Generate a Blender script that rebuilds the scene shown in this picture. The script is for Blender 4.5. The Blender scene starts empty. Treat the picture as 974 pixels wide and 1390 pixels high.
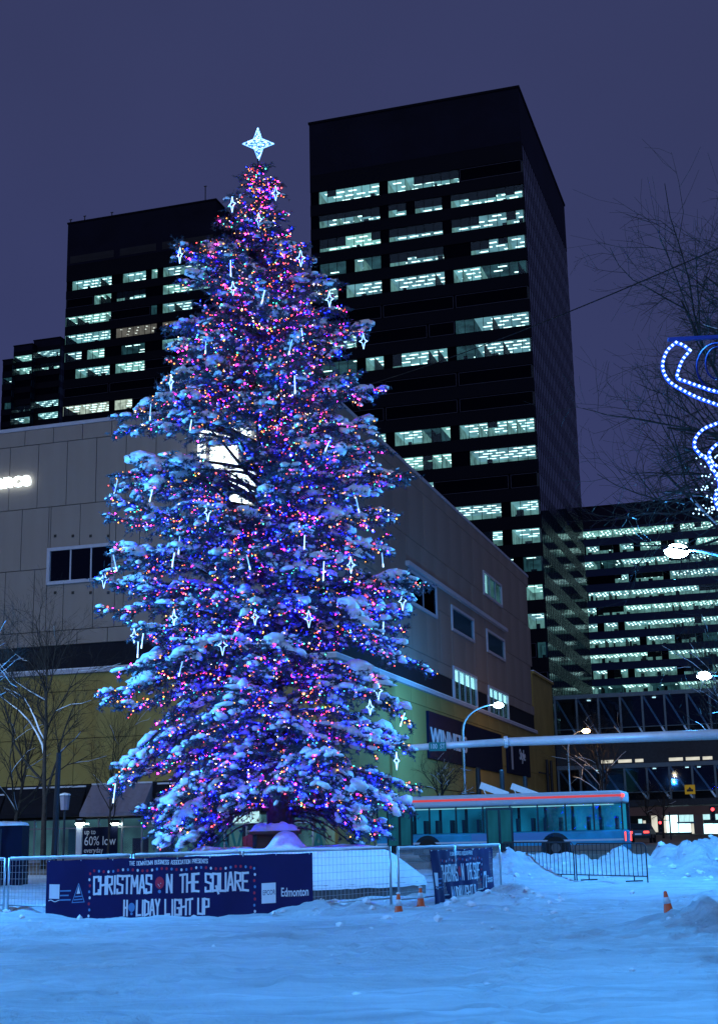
import bpy, bmesh, math, random
import numpy as np
from mathutils import Matrix, Vector

rnd = random.Random(7)
rng = np.random.default_rng(7)
SC = bpy.context.scene
COL = SC.collection
PI = math.pi

# ------------------------------------------------------------------ camera
F, CX, CY, EYE = 1900.0, 487.0, 695.0, 1.35
PITCH = math.atan((1150.0 - CY) / F)
ROLL = -math.radians(1.2)
cam_d = bpy.data.cameras.new('camera')
cam_d.sensor_fit = 'HORIZONTAL'
cam_d.sensor_width = 36.0
cam_d.lens = 36.0 * F / 974.0
cam_d.clip_end = 6000.0
cam = bpy.data.objects.new('camera', cam_d)
COL.objects.link(cam)
RM = Matrix.Rotation(PI / 2 + PITCH, 4, 'X') @ Matrix.Rotation(ROLL, 4, 'Z')
cam.matrix_world = Matrix.Translation((0, 0, EYE)) @ RM
SC.camera = cam

# ------------------------------------------------------------------ night sky: overcast city glow, darker overhead
W = bpy.data.worlds.new('World')
SC.world = W
W.use_nodes = True
nt = W.node_tree
nt.nodes.clear()
wo = nt.nodes.new('ShaderNodeOutputWorld')
bg = nt.nodes.new('ShaderNodeBackground')
tc = nt.nodes.new('ShaderNodeTexCoord')
sx = nt.nodes.new('ShaderNodeSeparateXYZ')
rp = nt.nodes.new('ShaderNodeValToRGB')
nz = nt.nodes.new('ShaderNodeTexNoise')
nz.inputs['Scale'].default_value = 2.2
nz.inputs['Detail'].default_value = 3
ma = nt.nodes.new('ShaderNodeMath'); ma.operation = 'MULTIPLY_ADD'
ma.inputs[1].default_value = 0.10
cr = rp.color_ramp
cr.elements[0].position = 0.0; cr.elements[0].color = (0.036, 0.046, 0.150, 1)
cr.elements[1].position = 1.0; cr.elements[1].color = (0.030, 0.036, 0.098, 1)
for pos, c in ((0.25, (0.040, 0.050, 0.150, 1)), (0.55, (0.039, 0.047, 0.130, 1))):
    e = cr.elements.new(pos); e.color = c
nt.links.new(tc.outputs['Generated'], sx.inputs[0])
nt.links.new(tc.outputs['Generated'], nz.inputs['Vector'])
nt.links.new(nz.outputs['Fac'], ma.inputs[0])
nt.links.new(sx.outputs['Z'], ma.inputs[2])
nt.links.new(ma.outputs[0], rp.inputs[0])
nt.links.new(rp.outputs[0], bg.inputs['Color'])
nz2 = nt.nodes.new('ShaderNodeTexNoise'); nz2.inputs['Scale'].default_value = 3.0; nz2.inputs['Detail'].default_value = 4
mr = nt.nodes.new('ShaderNodeMapRange'); mr.inputs['From Min'].default_value = 0.3; mr.inputs['From Max'].default_value = 0.7
mr.inputs['To Min'].default_value = 0.88; mr.inputs['To Max'].default_value = 1.03
nt.links.new(tc.outputs['Generated'], nz2.inputs['Vector']); nt.links.new(nz2.outputs['Fac'], mr.inputs['Value'])
nt.links.new(mr.outputs[0], bg.inputs['Strength'])
nt.links.new(bg.outputs[0], wo.inputs[0])

# faint overcast glow of the city, from behind the camera and above
sun_d = bpy.data.lights.new('sun', 'SUN')
sun_d.energy = 0.43
sun_d.angle = math.radians(60)
sun_d.color = (0.80, 0.86, 1.0)
sun = bpy.data.objects.new('sun', sun_d)
COL.objects.link(sun)
sun.rotation_euler = (math.radians(54), 0, math.radians(-8))

SC.view_settings.view_transform = 'Standard'
SC.view_settings.look = 'None'
SC.view_settings.exposure = 0.0
SC.view_settings.gamma = 1.0
SC.view_settings.use_curve_mapping = False
SC.render.engine = 'CYCLES'
SC.cycles.use_denoising = True
SC.cycles.max_bounces = 5
SC.cycles.diffuse_bounces = 2
SC.cycles.glossy_bounces = 2
SC.cycles.transparent_max_bounces = 10
SC.cycles.transmission_bounces = 2
SC.cycles.caustics_reflective = False
SC.cycles.caustics_refractive = False
SC.cycles.sample_clamp_indirect = 4.0

# ------------------------------------------------------------------ pixel rays (photo pixels -> directions)
RN = np.array(RM.to_3x3())
CAM = np.array([0, 0, EYE])
def ray(px, py):
    return RN @ np.array([(px - CX) / F, -(py - CY) / F, -1.0])
def at(px, py, Y):
    d = ray(px, py)
    return CAM + d * (Y / d[1])
def proj(p):
    q = RN.T @ (np.array(p, float) - CAM)
    return CX + F * q[0] / -q[2], CY - F * q[1] / -q[2]
GA = math.radians(17.1)                      # street grid turned against the view
D1 = np.array([math.cos(GA), -math.sin(GA), 0.0])
D2 = np.array([math.sin(GA), math.cos(GA), 0.0])
def face(px, py, P, d):
    n = np.array([-d[1], d[0], 0.0])
    r = ray(px, py)
    q = CAM + r * (((np.array(P) - CAM) @ n) / (r @ n))
    return float((q - np.array(P)) @ d), float(q[2])
def uv(u, v, z=0.0):
    p = D1 * u + D2 * v
    return np.array([p[0], p[1], z])

# ------------------------------------------------------------------ materials
MATS = {}
def mat(name, col, rough=0.7, metal=0.0, vary=0.15, scale=3.0, bump=0.0, bscale=20.0, spec=0.3, emit=None, estr=0.0, sample=False, streak=None, ior=1.45):
    m = bpy.data.materials.new(name)
    m.use_nodes = True
    t = m.node_tree
    b = t.nodes['Principled BSDF']
    b.inputs['Roughness'].default_value = rough
    b.inputs['Metallic'].default_value = metal
    b.inputs['IOR'].default_value = ior
    b.inputs['Specular IOR Level'].default_value = spec
    co = t.nodes.new('ShaderNodeTexCoord')
    if vary > 0:
        n = t.nodes.new('ShaderNodeTexNoise')
        n.inputs['Scale'].default_value = scale
        n.inputs['Detail'].default_value = 5
        n.inputs['Roughness'].default_value = 0.6
        src = co.outputs['Object']
        if streak:
            mp = t.nodes.new('ShaderNodeMapping')
            mp.inputs['Scale'].default_value = streak
            t.links.new(src, mp.inputs[0]); src = mp.outputs[0]
        t.links.new(src, n.inputs['Vector'])
        r = t.nodes.new('ShaderNodeValToRGB')
        r.color_ramp.elements[0].position = 0.3
        r.color_ramp.elements[1].position = 0.72
        r.color_ramp.elements[0].color = tuple(c * (1 - vary) for c in col) + (1,)
        r.color_ramp.elements[1].color = tuple(min(1, c * (1 + vary)) for c in col) + (1,)
        t.links.new(n.outputs['Fac'], r.inputs[0])
        t.links.new(r.outputs[0], b.inputs['Base Color'])
    else:
        b.inputs['Base Color'].default_value = tuple(col) + (1,)
    if bump > 0:
        n2 = t.nodes.new('ShaderNodeTexNoise')
        n2.inputs['Scale'].default_value = bscale
        n2.inputs['Detail'].default_value = 6
        t.links.new(co.outputs['Object'], n2.inputs['Vector'])
        bp = t.nodes.new('ShaderNodeBump')
        bp.inputs['Strength'].default_value = bump
        bp.inputs['Distance'].default_value = 0.05
        t.links.new(n2.outputs['Fac'], bp.inputs['Height'])
        t.links.new(bp.outputs[0], b.inputs['Normal'])
    if emit:
        b.inputs['Emission Color'].default_value = tuple(emit) + (1,)
        b.inputs['Emission Strength'].default_value = estr
        m.cycles.emission_sampling = 'AUTO' if sample else 'NONE'
    MATS[name] = m
    return m
def glow(name, col, strength, sample=False, vary=0.0, scale=1.0):
    m = bpy.data.materials.new(name)
    m.use_nodes = True
    t = m.node_tree
    t.nodes.clear()
    o = t.nodes.new('ShaderNodeOutputMaterial')
    e = t.nodes.new('ShaderNodeEmission')
    e.inputs[0].default_value = tuple(col) + (1,)
    e.inputs[1].default_value = strength
    if vary > 0:
        co = t.nodes.new('ShaderNodeTexCoord')
        n = t.nodes.new('ShaderNodeTexNoise'); n.inputs['Scale'].default_value = scale
        r = t.nodes.new('ShaderNodeMapRange')
        r.inputs['From Min'].default_value = 0.3; r.inputs['From Max'].default_value = 0.7
        r.inputs['To Min'].default_value = strength * (1 - vary); r.inputs['To Max'].default_value = strength * (1 + vary)
        t.links.new(co.outputs['Object'], n.inputs['Vector'])
        t.links.new(n.outputs['Fac'], r.inputs['Value'])
        t.links.new(r.outputs[0], e.inputs[1])
    t.links.new(e.outputs[0], o.inputs[0])
    m.cycles.emission_sampling = 'AUTO' if sample else 'NONE'
    MATS[name] = m
    return m
def glass(name, tint, refl=0.12, rough=0.03, rcol=(0.8, 0.9, 1.0)):
    m = bpy.data.materials.new(name)
    m.use_nodes = True
    t = m.node_tree
    t.nodes.clear()
    o = t.nodes.new('ShaderNodeOutputMaterial')
    a = t.nodes.new('ShaderNodeBsdfTransparent'); a.inputs[0].default_value = tuple(tint) + (1,)
    g = t.nodes.new('ShaderNodeBsdfGlossy'); g.inputs['Roughness'].default_value = rough
    g.inputs[0].default_value = tuple(rcol) + (1,)
    x = t.nodes.new('ShaderNodeMixShader'); x.inputs[0].default_value = refl
    t.links.new(a.outputs[0], x.inputs[1]); t.links.new(g.outputs[0], x.inputs[2])
    t.links.new(x.outputs[0], o.inputs[0])
    MATS[name] = m
    return m

def snow_mat():
    m = mat('snow', (0.80, 0.83, 0.88), 0.62, vary=0.05, scale=1.2, bump=0.0, spec=0.25)
    t = m.node_tree
    b = t.nodes['Principled BSDF']
    geo = t.nodes.new('ShaderNodeNewGeometry')
    n1 = t.nodes.new('ShaderNodeTexNoise'); n1.inputs['Scale'].default_value = 5.0; n1.inputs['Detail'].default_value = 8; n1.inputs['Roughness'].default_value = 0.65
    n2 = t.nodes.new('ShaderNodeTexNoise'); n2.inputs['Scale'].default_value = 30.0; n2.inputs['Detail'].default_value = 3
    t.links.new(geo.outputs['Position'], n1.inputs['Vector'])
    t.links.new(geo.outputs['Position'], n2.inputs['Vector'])
    a = t.nodes.new('ShaderNodeMath'); a.operation = 'MULTIPLY_ADD'; a.inputs[1].default_value = 0.25
    t.links.new(n2.outputs['Fac'], a.inputs[0]); t.links.new(n1.outputs['Fac'], a.inputs[2])
    bp = t.nodes.new('ShaderNodeBump'); bp.inputs['Strength'].default_value = 0.7; bp.inputs['Distance'].default_value = 0.10
    t.links.new(a.outputs[0], bp.inputs['Height'])
    t.links.new(bp.outputs[0], b.inputs['Normal'])
    return m
snow_mat()
def ground_mat():
    m = mat('trodden_snow', (0.74, 0.78, 0.84), 0.6, vary=0.0, spec=0.3)
    t = m.node_tree; b = t.nodes['Principled BSDF']
    geo = t.nodes.new('ShaderNodeNewGeometry')
    def noise(scale, det, rough, stretch=None, rot=0.0):
        n = t.nodes.new('ShaderNodeTexNoise'); n.inputs['Scale'].default_value = scale; n.inputs['Detail'].default_value = det; n.inputs['Roughness'].default_value = rough
        if stretch:
            mp = t.nodes.new('ShaderNodeMapping'); mp.inputs['Scale'].default_value = stretch; mp.inputs['Rotation'].default_value = (0, 0, rot)
            t.links.new(geo.outputs['Position'], mp.inputs[0]); t.links.new(mp.outputs[0], n.inputs['Vector'])
        else:
            t.links.new(geo.outputs['Position'], n.inputs['Vector'])
        return n
    big = noise(0.35, 4, 0.6)
    tracks = noise(1.6, 5, 0.6, (0.18, 2.4, 1), 0.12)
    tracks2 = noise(1.3, 4, 0.6, (0.25, 2.0, 1), -0.35)
    fine = noise(9.0, 8, 0.7)
    rp_ = t.nodes.new('ShaderNodeValToRGB')
    rp_.color_ramp.elements[0].position = 0.36; rp_.color_ramp.elements[0].color = (0.50, 0.51, 0.55, 1)
    rp_.color_ramp.elements[1].position = 0.62; rp_.color_ramp.elements[1].color = (0.80, 0.83, 0.88, 1)
    mx = t.nodes.new('ShaderNodeMath'); mx.operation = 'MULTIPLY_ADD'; mx.inputs[1].default_value = 0.6
    t.links.new(tracks.outputs['Fac'], mx.inputs[0])
    hb = t.nodes.new('ShaderNodeMath'); hb.operation = 'MULTIPLY'; hb.inputs[1].default_value = 0.4
    t.links.new(big.outputs['Fac'], hb.inputs[0]); t.links.new(hb.outputs[0], mx.inputs[2])
    t.links.new(mx.outputs[0], rp_.inputs[0]); t.links.new(rp_.outputs[0], b.inputs['Base Color'])
    s1 = t.nodes.new('ShaderNodeMath'); s1.operation = 'MULTIPLY_ADD'; s1.inputs[1].default_value = 0.6
    t.links.new(tracks.outputs['Fac'], s1.inputs[0]); t.links.new(fine.outputs['Fac'], s1.inputs[2])
    s2 = t.nodes.new('ShaderNodeMath'); s2.operation = 'MULTIPLY_ADD'; s2.inputs[1].default_value = 0.6
    t.links.new(tracks2.outputs['Fac'], s2.inputs[0]); t.links.new(s1.outputs[0], s2.inputs[2])
    bp = t.nodes.new('ShaderNodeBump'); bp.inputs['Strength'].default_value = 1.0; bp.inputs['Distance'].default_value = 0.17
    t.links.new(s2.outputs[0], bp.inputs['Height']); t.links.new(bp.outputs[0], b.inputs['Normal'])
    return m
ground_mat()
mat('road_snow', (0.16, 0.13, 0.11), 0.7, vary=0.35, scale=0.6, bump=0.4, bscale=4)
mat('pavement', (0.30, 0.30, 0.32), 0.8, vary=0.3, scale=0.8)
mat('steel', (0.42, 0.45, 0.48), 0.38, 0.85, vary=0.15, scale=8)
mat('white_pole', (0.86, 0.87, 0.88), 0.4, 0.2, vary=0.08, scale=3)
mat('dark_metal', (0.035, 0.038, 0.045), 0.5, 0.5, vary=0.2, scale=5)
mat('black_panel', (0.007, 0.008, 0.022), 0.6, 0.0, vary=0.25, scale=0.15, spec=0.05)
mat('black_spandrel', (0.004, 0.005, 0.012), 0.6, vary=0.2, scale=0.3, spec=0.05)
mat('dark_interior', (0.02, 0.022, 0.03), 0.9, vary=0.2)
mat('blind', (0.006, 0.008, 0.012), 0.8, vary=0.1)
mat('beige_panel', (0.30, 0.25, 0.215), 0.85, vary=0.13, scale=0.7, bump=0.15, bscale=10, streak=(1.0, 1.0, 0.15))
mat('ochre_wall', (0.36, 0.275, 0.085), 0.85, vary=0.16, scale=0.35, bump=0.15, bscale=8)
mat('joint', (0.05, 0.045, 0.04), 0.9, vary=0.1)
mat('soft_blind', (0.16, 0.18, 0.22), 0.8, vary=0.1)
mat('trim', (0.50, 0.51, 0.58), 0.6, vary=0.08)
mat('bark', (0.045, 0.035, 0.030), 0.9, vary=0.4, scale=6, bump=0.6, bscale=14)
mat('twig', (0.030, 0.025, 0.022), 0.85, vary=0.3, scale=4)
mat('needles', (0.050, 0.070, 0.095), 0.6, vary=0.5, scale=2.5)  # blue raised in the colour for glow of bulbs and lamps, besides frost
mat('banner_navy', (0.005, 0.005, 0.075), 0.55, vary=0.10, scale=2, bump=0.2, bscale=3)
mat('print_white', (0.70, 0.74, 0.80), 0.6, vary=0.04)
mat('print_blue', (0.10, 0.26, 0.50), 0.6, vary=0.05)
mat('print_red', (0.50, 0.03, 0.07), 0.6, vary=0.05)
mat('cone_orange', (0.75, 0.10, 0.03), 0.5, vary=0.1, scale=8)
mat('reflective', (0.55, 0.58, 0.62), 0.35, vary=0.08)
mat('concrete', (0.10, 0.105, 0.11), 0.85, vary=0.25, scale=2, bump=0.3, bscale=12)
mat('brown_wood', (0.12, 0.055, 0.035), 0.7, vary=0.25, scale=3, streak=(1, 1, 8))
mat('navy_sign', (0.006, 0.010, 0.034), 0.6, vary=0.1, spec=0.1)
mat('rubber', (0.015, 0.015, 0.016), 0.8, vary=0.2)
mat('bus_body', (0.008, 0.28, 0.46), 0.45, vary=0.35, scale=0.9, spec=0.5)
mat('bus_white', (0.50, 0.56, 0.62), 0.4, vary=0.06)
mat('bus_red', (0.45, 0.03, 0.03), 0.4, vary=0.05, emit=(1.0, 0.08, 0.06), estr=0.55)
mat('bus_dark', (0.012, 0.02, 0.026), 0.25, vary=0.1)
mat('car_paint', (0.03, 0.035, 0.05), 0.3, 0.3, vary=0.05)
mat('skin', (0.45, 0.28, 0.20), 0.6, vary=0.05)
mat('red_cloth', (0.35, 0.025, 0.04), 0.9, vary=0.15, scale=12)
mat('dark_cloth', (0.015, 0.016, 0.022), 0.9, vary=0.2, scale=12)
mat('canvas_grey', (0.26, 0.24, 0.30), 0.85, vary=0.1)
mat('canvas_dark', (0.012, 0.013, 0.02), 0.9, vary=0.15)
mat('pink_concrete', (0.33, 0.23, 0.21), 0.85, vary=0.12, scale=0.8)
mat('yellow_sign', (0.65, 0.40, 0.02), 0.5, vary=0.05, emit=(1.0, 0.6, 0.03), estr=0.12)
mat('green_sign', (0.02, 0.20, 0.16), 0.5, vary=0.05)
mat('teal_tarp', (0.03, 0.22, 0.20), 0.7, vary=0.15)
mat('tower_side_glass', (0.006, 0.022, 0.040), 0.05, vary=0.4, scale=0.5, spec=0.4, ior=1.4)
mat('side_panel', (0.003, 0.007, 0.022), 0.25, vary=0.3, scale=0.5, spec=0.25, ior=1.3)
mat('blue_spandrel', (0.006, 0.016, 0.060), 0.4, vary=0.3, scale=0.3, spec=0.2)
mat('bridge_frame', (0.12, 0.17, 0.21), 0.5, 0.3, vary=0.1)
mat('reflection_faint', (0.03, 0.035, 0.07), 0.6, vary=0.1)
mat('black_glass', (0.0015, 0.002, 0.006), 0.15, vary=0.3, scale=0.4, spec=0.03, ior=1.1)
glass('pane', (0.85, 0.97, 0.97), 0.05, rcol=(0.15, 0.2, 0.3))
glass('shop_pane', (0.75, 0.9, 0.92), 0.12)
glass('dark_pane', (0.30, 0.36, 0.42), 0.10, rcol=(0.25, 0.3, 0.4))
glass('bus_pane', (0.72, 0.92, 0.98), 0.08, rcol=(0.3, 0.4, 0.55))
glass('bridge_pane', (0.55, 0.65, 0.72), 0.08, rcol=(0.3, 0.4, 0.55))
glow('office_ceiling', (0.38, 0.80, 0.88), 0.50, vary=0.35, scale=0.35)
glow('office_ceiling_cool', (0.40, 0.80, 0.95), 0.36, vary=0.4, scale=0.3)
glow('office_ceiling_green', (0.46, 0.90, 0.84), 0.62, vary=0.3, scale=0.4)
glow('office_wall', (0.42, 0.82, 0.80), 0.28, vary=0.5, scale=0.7)
glow('office_dim', (0.20, 0.60, 0.72), 0.09, vary=0.6, scale=0.5)
glow('troffer', (0.78, 1.0, 0.98), 3.2)
glow('warm_ceiling', (0.95, 0.72, 0.62), 0.16, vary=0.4, scale=0.5)
glow('warm_lamp', (1.0, 0.86, 0.78), 1.6)
glow('cream_room', (0.98, 0.95, 0.80), 0.55, vary=0.5, scale=0.6)
glow('shop_light', (0.32, 0.72, 0.74), 0.17, vary=0.6, scale=0.5)
glow('shop_bright', (0.55, 0.95, 1.0), 0.9, vary=0.2, scale=1)
glow('sign_white', (0.80, 0.97, 1.0), 3.5)
glow('window_white', (0.55, 0.92, 1.0), 2.2, vary=0.3, scale=0.5)
glow('lamp_blue', (0.55, 0.85, 1.0), 40.0)
glow('lamp_amber', (1.0, 0.62, 0.28), 25.0)
glow('spot_white', (0.85, 1.0, 0.95), 14.0, sample=True)
glow('signal_red', (1.0, 0.05, 0.06), 5.0)
glow('tail_red', (1.0, 0.06, 0.05), 3.5)
glow('bus_interior', (0.02, 0.40, 0.72), 0.34, vary=0.6, scale=0.6)
glow('bus_door', (0.03, 0.36, 0.60), 0.16, vary=0.4, scale=0.8)
glow('bus_lamp', (0.55, 0.95, 1.0), 0.9)
glow('rope_blue', (0.01, 0.06, 1.0), 2.6, sample=True)
glow('rope_bulb', (0.42, 0.70, 1.0), 3.0)
mat('scroll_metal', (0.008, 0.02, 0.16), 0.5, vary=0.1)
glow('ornament_white', (0.22, 0.46, 1.0), 5.5, sample=True)
glow('ornament_dim', (0.16, 0.40, 1.0), 2.6)
glow('topper_white', (0.30, 0.62, 1.0), 4.2, sample=True)
BULB = {'red': ((1.0, 0.055, 0.060), 15.0), 'amber': ((1.0, 0.36, 0.055), 8.0), 'blue': ((0.0014, 0.0032, 1.0), 300.0),
        'green': ((0.06, 0.80, 0.50), 8.0), 'pink': ((1.0, 0.016, 0.60), 60.0), 'white': ((0.95, 0.80, 0.65), 9.0)}
for k_, (c_, s_) in BULB.items():
    glow('bulb_' + k_, c_, s_, sample=True)

# ------------------------------------------------------------------ mesh helpers
def icosphere(sub):
    bm = bmesh.new()
    bmesh.ops.create_icosphere(bm, subdivisions=sub, radius=1.0)
    bm.verts.ensure_lookup_table()
    v = np.array([p.co[:] for p in bm.verts]); f = np.array([[q.index for q in t.verts] for t in bm.faces])
    bm.free()
    return v, f
ICO1, ICO2, ICO3 = icosphere(1), icosphere(2), icosphere(3)
OCT = (np.array([[1, 0, 0], [-1, 0, 0], [0, 1, 0], [0, -1, 0], [0, 0, 1], [0, 0, -1]], float),
       np.array([[0, 2, 4], [2, 1, 4], [1, 3, 4], [3, 0, 4], [2, 0, 5], [1, 2, 5], [3, 1, 5], [0, 3, 5]]))

class MB:
    """collects pieces of ONE mesh"""
    def __init__(self):
        self.v, self.f, self.m, self.n = [], [], [], 0
    def add(self, verts, faces, mi=0):
        verts = np.asarray(verts, float).reshape(-1, 3)
        self.v.append(verts)
        n = self.n
        for f in faces:
            self.f.append(tuple(int(i) + n for i in f)); self.m.append(mi)
        self.n += len(verts)
        return self
    def box(self, x0, x1, y0, y1, z0, z1, mi=0):
        v = [(x0, y0, z0), (x1, y0, z0), (x1, y1, z0), (x0, y1, z0), (x0, y0, z1), (x1, y0, z1), (x1, y1, z1), (x0, y1, z1)]
        return self.add(v, [(0, 3, 2, 1), (4, 5, 6, 7), (0, 1, 5, 4), (1, 2, 6, 5), (2, 3, 7, 6), (3, 0, 4, 7)], mi)
    def bar(self, a, b, w, h=None, up=(0, 0, 1), mi=0):
        a, b = np.array(a, float), np.array(b, float); h = h or w
        d = (b - a) / np.linalg.norm(b - a); u = np.array(up, float)
        if abs(d @ u) > 0.97: u = np.array([1.0, 0, 0])
        s = np.cross(d, u); s /= np.linalg.norm(s); u = np.cross(s, d)
        c = [a + s * i * w / 2 + u * j * h / 2 for i, j in ((-1, -1), (1, -1), (1, 1), (-1, 1))]
        e = [p + (b - a) for p in c]
        return self.add(c + e, [(0, 3, 2, 1), (4, 5, 6, 7), (0, 1, 5, 4), (1, 2, 6, 5), (2, 3, 7, 6), (3, 0, 4, 7)], mi)
    def tube(self, pts, rad, n=6, mi=0, closed=False):
        pts = np.asarray(pts, float); k = len(pts)
        rad = np.full(k, rad, float) if np.isscalar(rad) else np.asarray(rad, float)
        tg = np.gradient(pts, axis=0)
        tg /= np.linalg.norm(tg, axis=1)[:, None] + 1e-9
        ref = np.array([0.0, 0, 1.0]) if abs(tg[0] @ [0, 0, 1]) < 0.9 else np.array([1.0, 0, 0])
        vs = []
        an = np.arange(n) * 2 * PI / n
        for i in range(k):
            s = np.cross(tg[i], ref); s /= np.linalg.norm(s) + 1e-9
            u = np.cross(s, tg[i]); ref = u
            vs.append(pts[i] + rad[i] * (np.cos(an)[:, None] * s + np.sin(an)[:, None] * u))
        fs = []
        for i in range(k - 1):
            for j in range(n):
                a, b = i * n + j, i * n + (j + 1) % n
                fs.append((a, b, b + n, a + n))
        fs.append(tuple(range(n - 1, -1, -1))); fs.append(tuple((k - 1) * n + j for j in range(n)))
        return self.add(np.concatenate(vs), fs, mi)
    def lathe(self, prof, n=16, c=(0, 0, 0), mi=0):
        an = np.arange(n) * 2 * PI / n
        vs = [np.stack([c[0] + r * np.cos(an), c[1] + r * np.sin(an), np.full(n, c[2] + z)], 1) for r, z in prof]
        fs = []
        for i in range(len(prof) - 1):
            for j in range(n):
                a, b = i * n + j, i * n + (j + 1) % n
                fs.append((a, b, b + n, a + n))
        fs.append(tuple(range(n - 1, -1, -1))); fs.append(tuple((len(prof) - 1) * n + j for j in range(n)))
        return self.add(np.concatenate(vs), fs, mi)
    def ball(self, c, r, ico=ICO1, mi=0):
        r = np.array(r, float) if not np.isscalar(r) else np.array([r, r, r], float)
        return self.add(ico[0] * r + np.array(c, float), ico[1], mi)
    def prism(self, poly, y0, y1, mi=0):
        """polygon in x,z pushed from y0 to y1"""
        k = len(poly)
        v = [(x, y0, z) for x, z in poly] + [(x, y1, z) for x, z in poly]
        f = [tuple(range(k)), tuple(range(2 * k - 1, k - 1, -1))]
        f += [(i, i + k, (i + 1) % k + k, (i + 1) % k) for i in range(k)]
        return self.add(v, f, mi)
    def build(self, name, mats, parent=None, smooth=False, world=False):
        me = bpy.data.meshes.new(name)
        v = np.concatenate(self.v) if self.v else np.zeros((0, 3))
        if parent is not None and world:
            inv = np.array(parent.matrix_basis.inverted())
            v = v @ inv[:3, :3].T + inv[:3, 3]
        me.from_pydata(v.tolist(), [], self.f)
        for mm in (mats if isinstance(mats, (list, tuple)) else [mats]):
            me.materials.append(MATS[mm])
        if len(me.materials) > 1:
            me.polygons.foreach_set('material_index', self.m)
        if smooth:
            me.polygons.foreach_set('use_smooth', [True] * len(me.polygons))
        o = bpy.data.objects.new(name, me)
        COL.objects.link(o)
        o.parent = parent
        return o

def fast_mesh(name, v, tri, mats, parent=None, smooth=False, origin=None, mi=None):
    """triangles from numpy arrays"""
    me = bpy.data.meshes.new(name)
    v = np.asarray(v, np.float32)
    if origin is not None: v = v - np.asarray(origin, np.float32)
    tri = np.asarray(tri, np.int32)
    k = tri.shape[1]
    me.vertices.add(len(v)); me.vertices.foreach_set('co', v.ravel())
    me.loops.add(tri.size); me.loops.foreach_set('vertex_index', tri.ravel())
    me.polygons.add(len(tri)); me.polygons.foreach_set('loop_start', np.arange(0, tri.size, k, dtype=np.int32))
    if smooth: me.polygons.foreach_set('use_smooth', np.ones(len(tri), bool))
    for mm in (mats if isinstance(mats, (list, tuple)) else [mats]): me.materials.append(MATS[mm])
    if mi is not None: me.polygons.foreach_set('material_index', np.asarray(mi, np.int32))
    me.update(calc_edges=True)
    o = bpy.data.objects.new(name, me)
    COL.objects.link(o)
    o.parent = parent
    return o

def tag(o, label, cat, group=None, kind=None):
    o['label'] = label; o['category'] = cat
    if group: o['group'] = group
    if kind: o['kind'] = kind
    return o
def thing(name, label, cat, loc=(0, 0, 0), rz=0.0, group=None):
    o = bpy.data.objects.new(name, None)
    COL.objects.link(o)
    o.matrix_basis = Matrix.Translation(Vector([float(c) for c in loc])) @ Matrix.Rotation(rz, 4, 'Z')
    return tag(o, label, cat, group)
def structure(o, label=None):
    o['kind'] = 'structure'
    if label: o['label'] = label
    return o
CUBES = {}
def cube(name, m, parent, x0, x1, y0, y1, z0, z1):
    """a box piece that shares one unit mesh per material"""
    if m not in CUBES:
        me = bpy.data.meshes.new('unit_' + m)
        b = MB().box(-.5, .5, -.5, .5, -.5, .5)
        me.from_pydata(b.v[0].tolist(), [], b.f); me.materials.append(MATS[m])
        CUBES[m] = me
    o = bpy.data.objects.new(name, CUBES[m])
    COL.objects.link(o); o.parent = parent
    o.location = ((x0 + x1) / 2, (y0 + y1) / 2, (z0 + z1) / 2)
    o.scale = (abs(x1 - x0), abs(y1 - y0), abs(z1 - z0))
    return o
def text_mesh(s, size=1.0, depth=0.0, sx_=1.0, bold=0.0):
    """built-in lettering as arrays in x,z"""
    c = bpy.data.curves.new('t', 'FONT'); c.body = s; c.size = size; c.extrude = depth; c.offset = bold; c.resolution_u = 3
    o = bpy.data.objects.new('t', c); COL.objects.link(o)
    dg = bpy.context.evaluated_depsgraph_get()
    me = bpy.data.meshes.new_from_object(o.evaluated_get(dg))
    v = np.array([p.co[:] for p in me.vertices]); f = [tuple(p.vertices) for p in me.polygons]
    bpy.data.objects.remove(o); bpy.data.curves.remove(c); bpy.data.meshes.remove(me)
    return np.stack([v[:, 0] * sx_, -v[:, 2], v[:, 1]], 1), f

def vnoise(x, y, seed=0):
    """smooth value noise"""
    xi, yi = np.floor(x).astype(int), np.floor(y).astype(int)
    fx, fy = x - xi, y - yi
    fx, fy = fx * fx * (3 - 2 * fx), fy * fy * (3 - 2 * fy)
    def h(a, b):
        n = (a * 374761393 + b * 668265263 + seed * 974711) & 0x7fffffff
        n = ((n ^ (n >> 13)) * 1274126177) & 0x7fffffff
        return ((n ^ (n >> 16)) & 0xffff) / 65535.0
    return (h(xi, yi) * (1 - fx) + h(xi + 1, yi) * fx) * (1 - fy) + (h(xi, yi + 1) * (1 - fx) + h(xi + 1, yi + 1) * fx) * fy - 0.5
def fbm(x, y, o=4, seed=0):
    s, a = 0, 1.0
    for i in range(o):
        s = s + a * vnoise(x * 2 ** i, y * 2 ** i, seed + i); a *= 0.5
    return s

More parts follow.
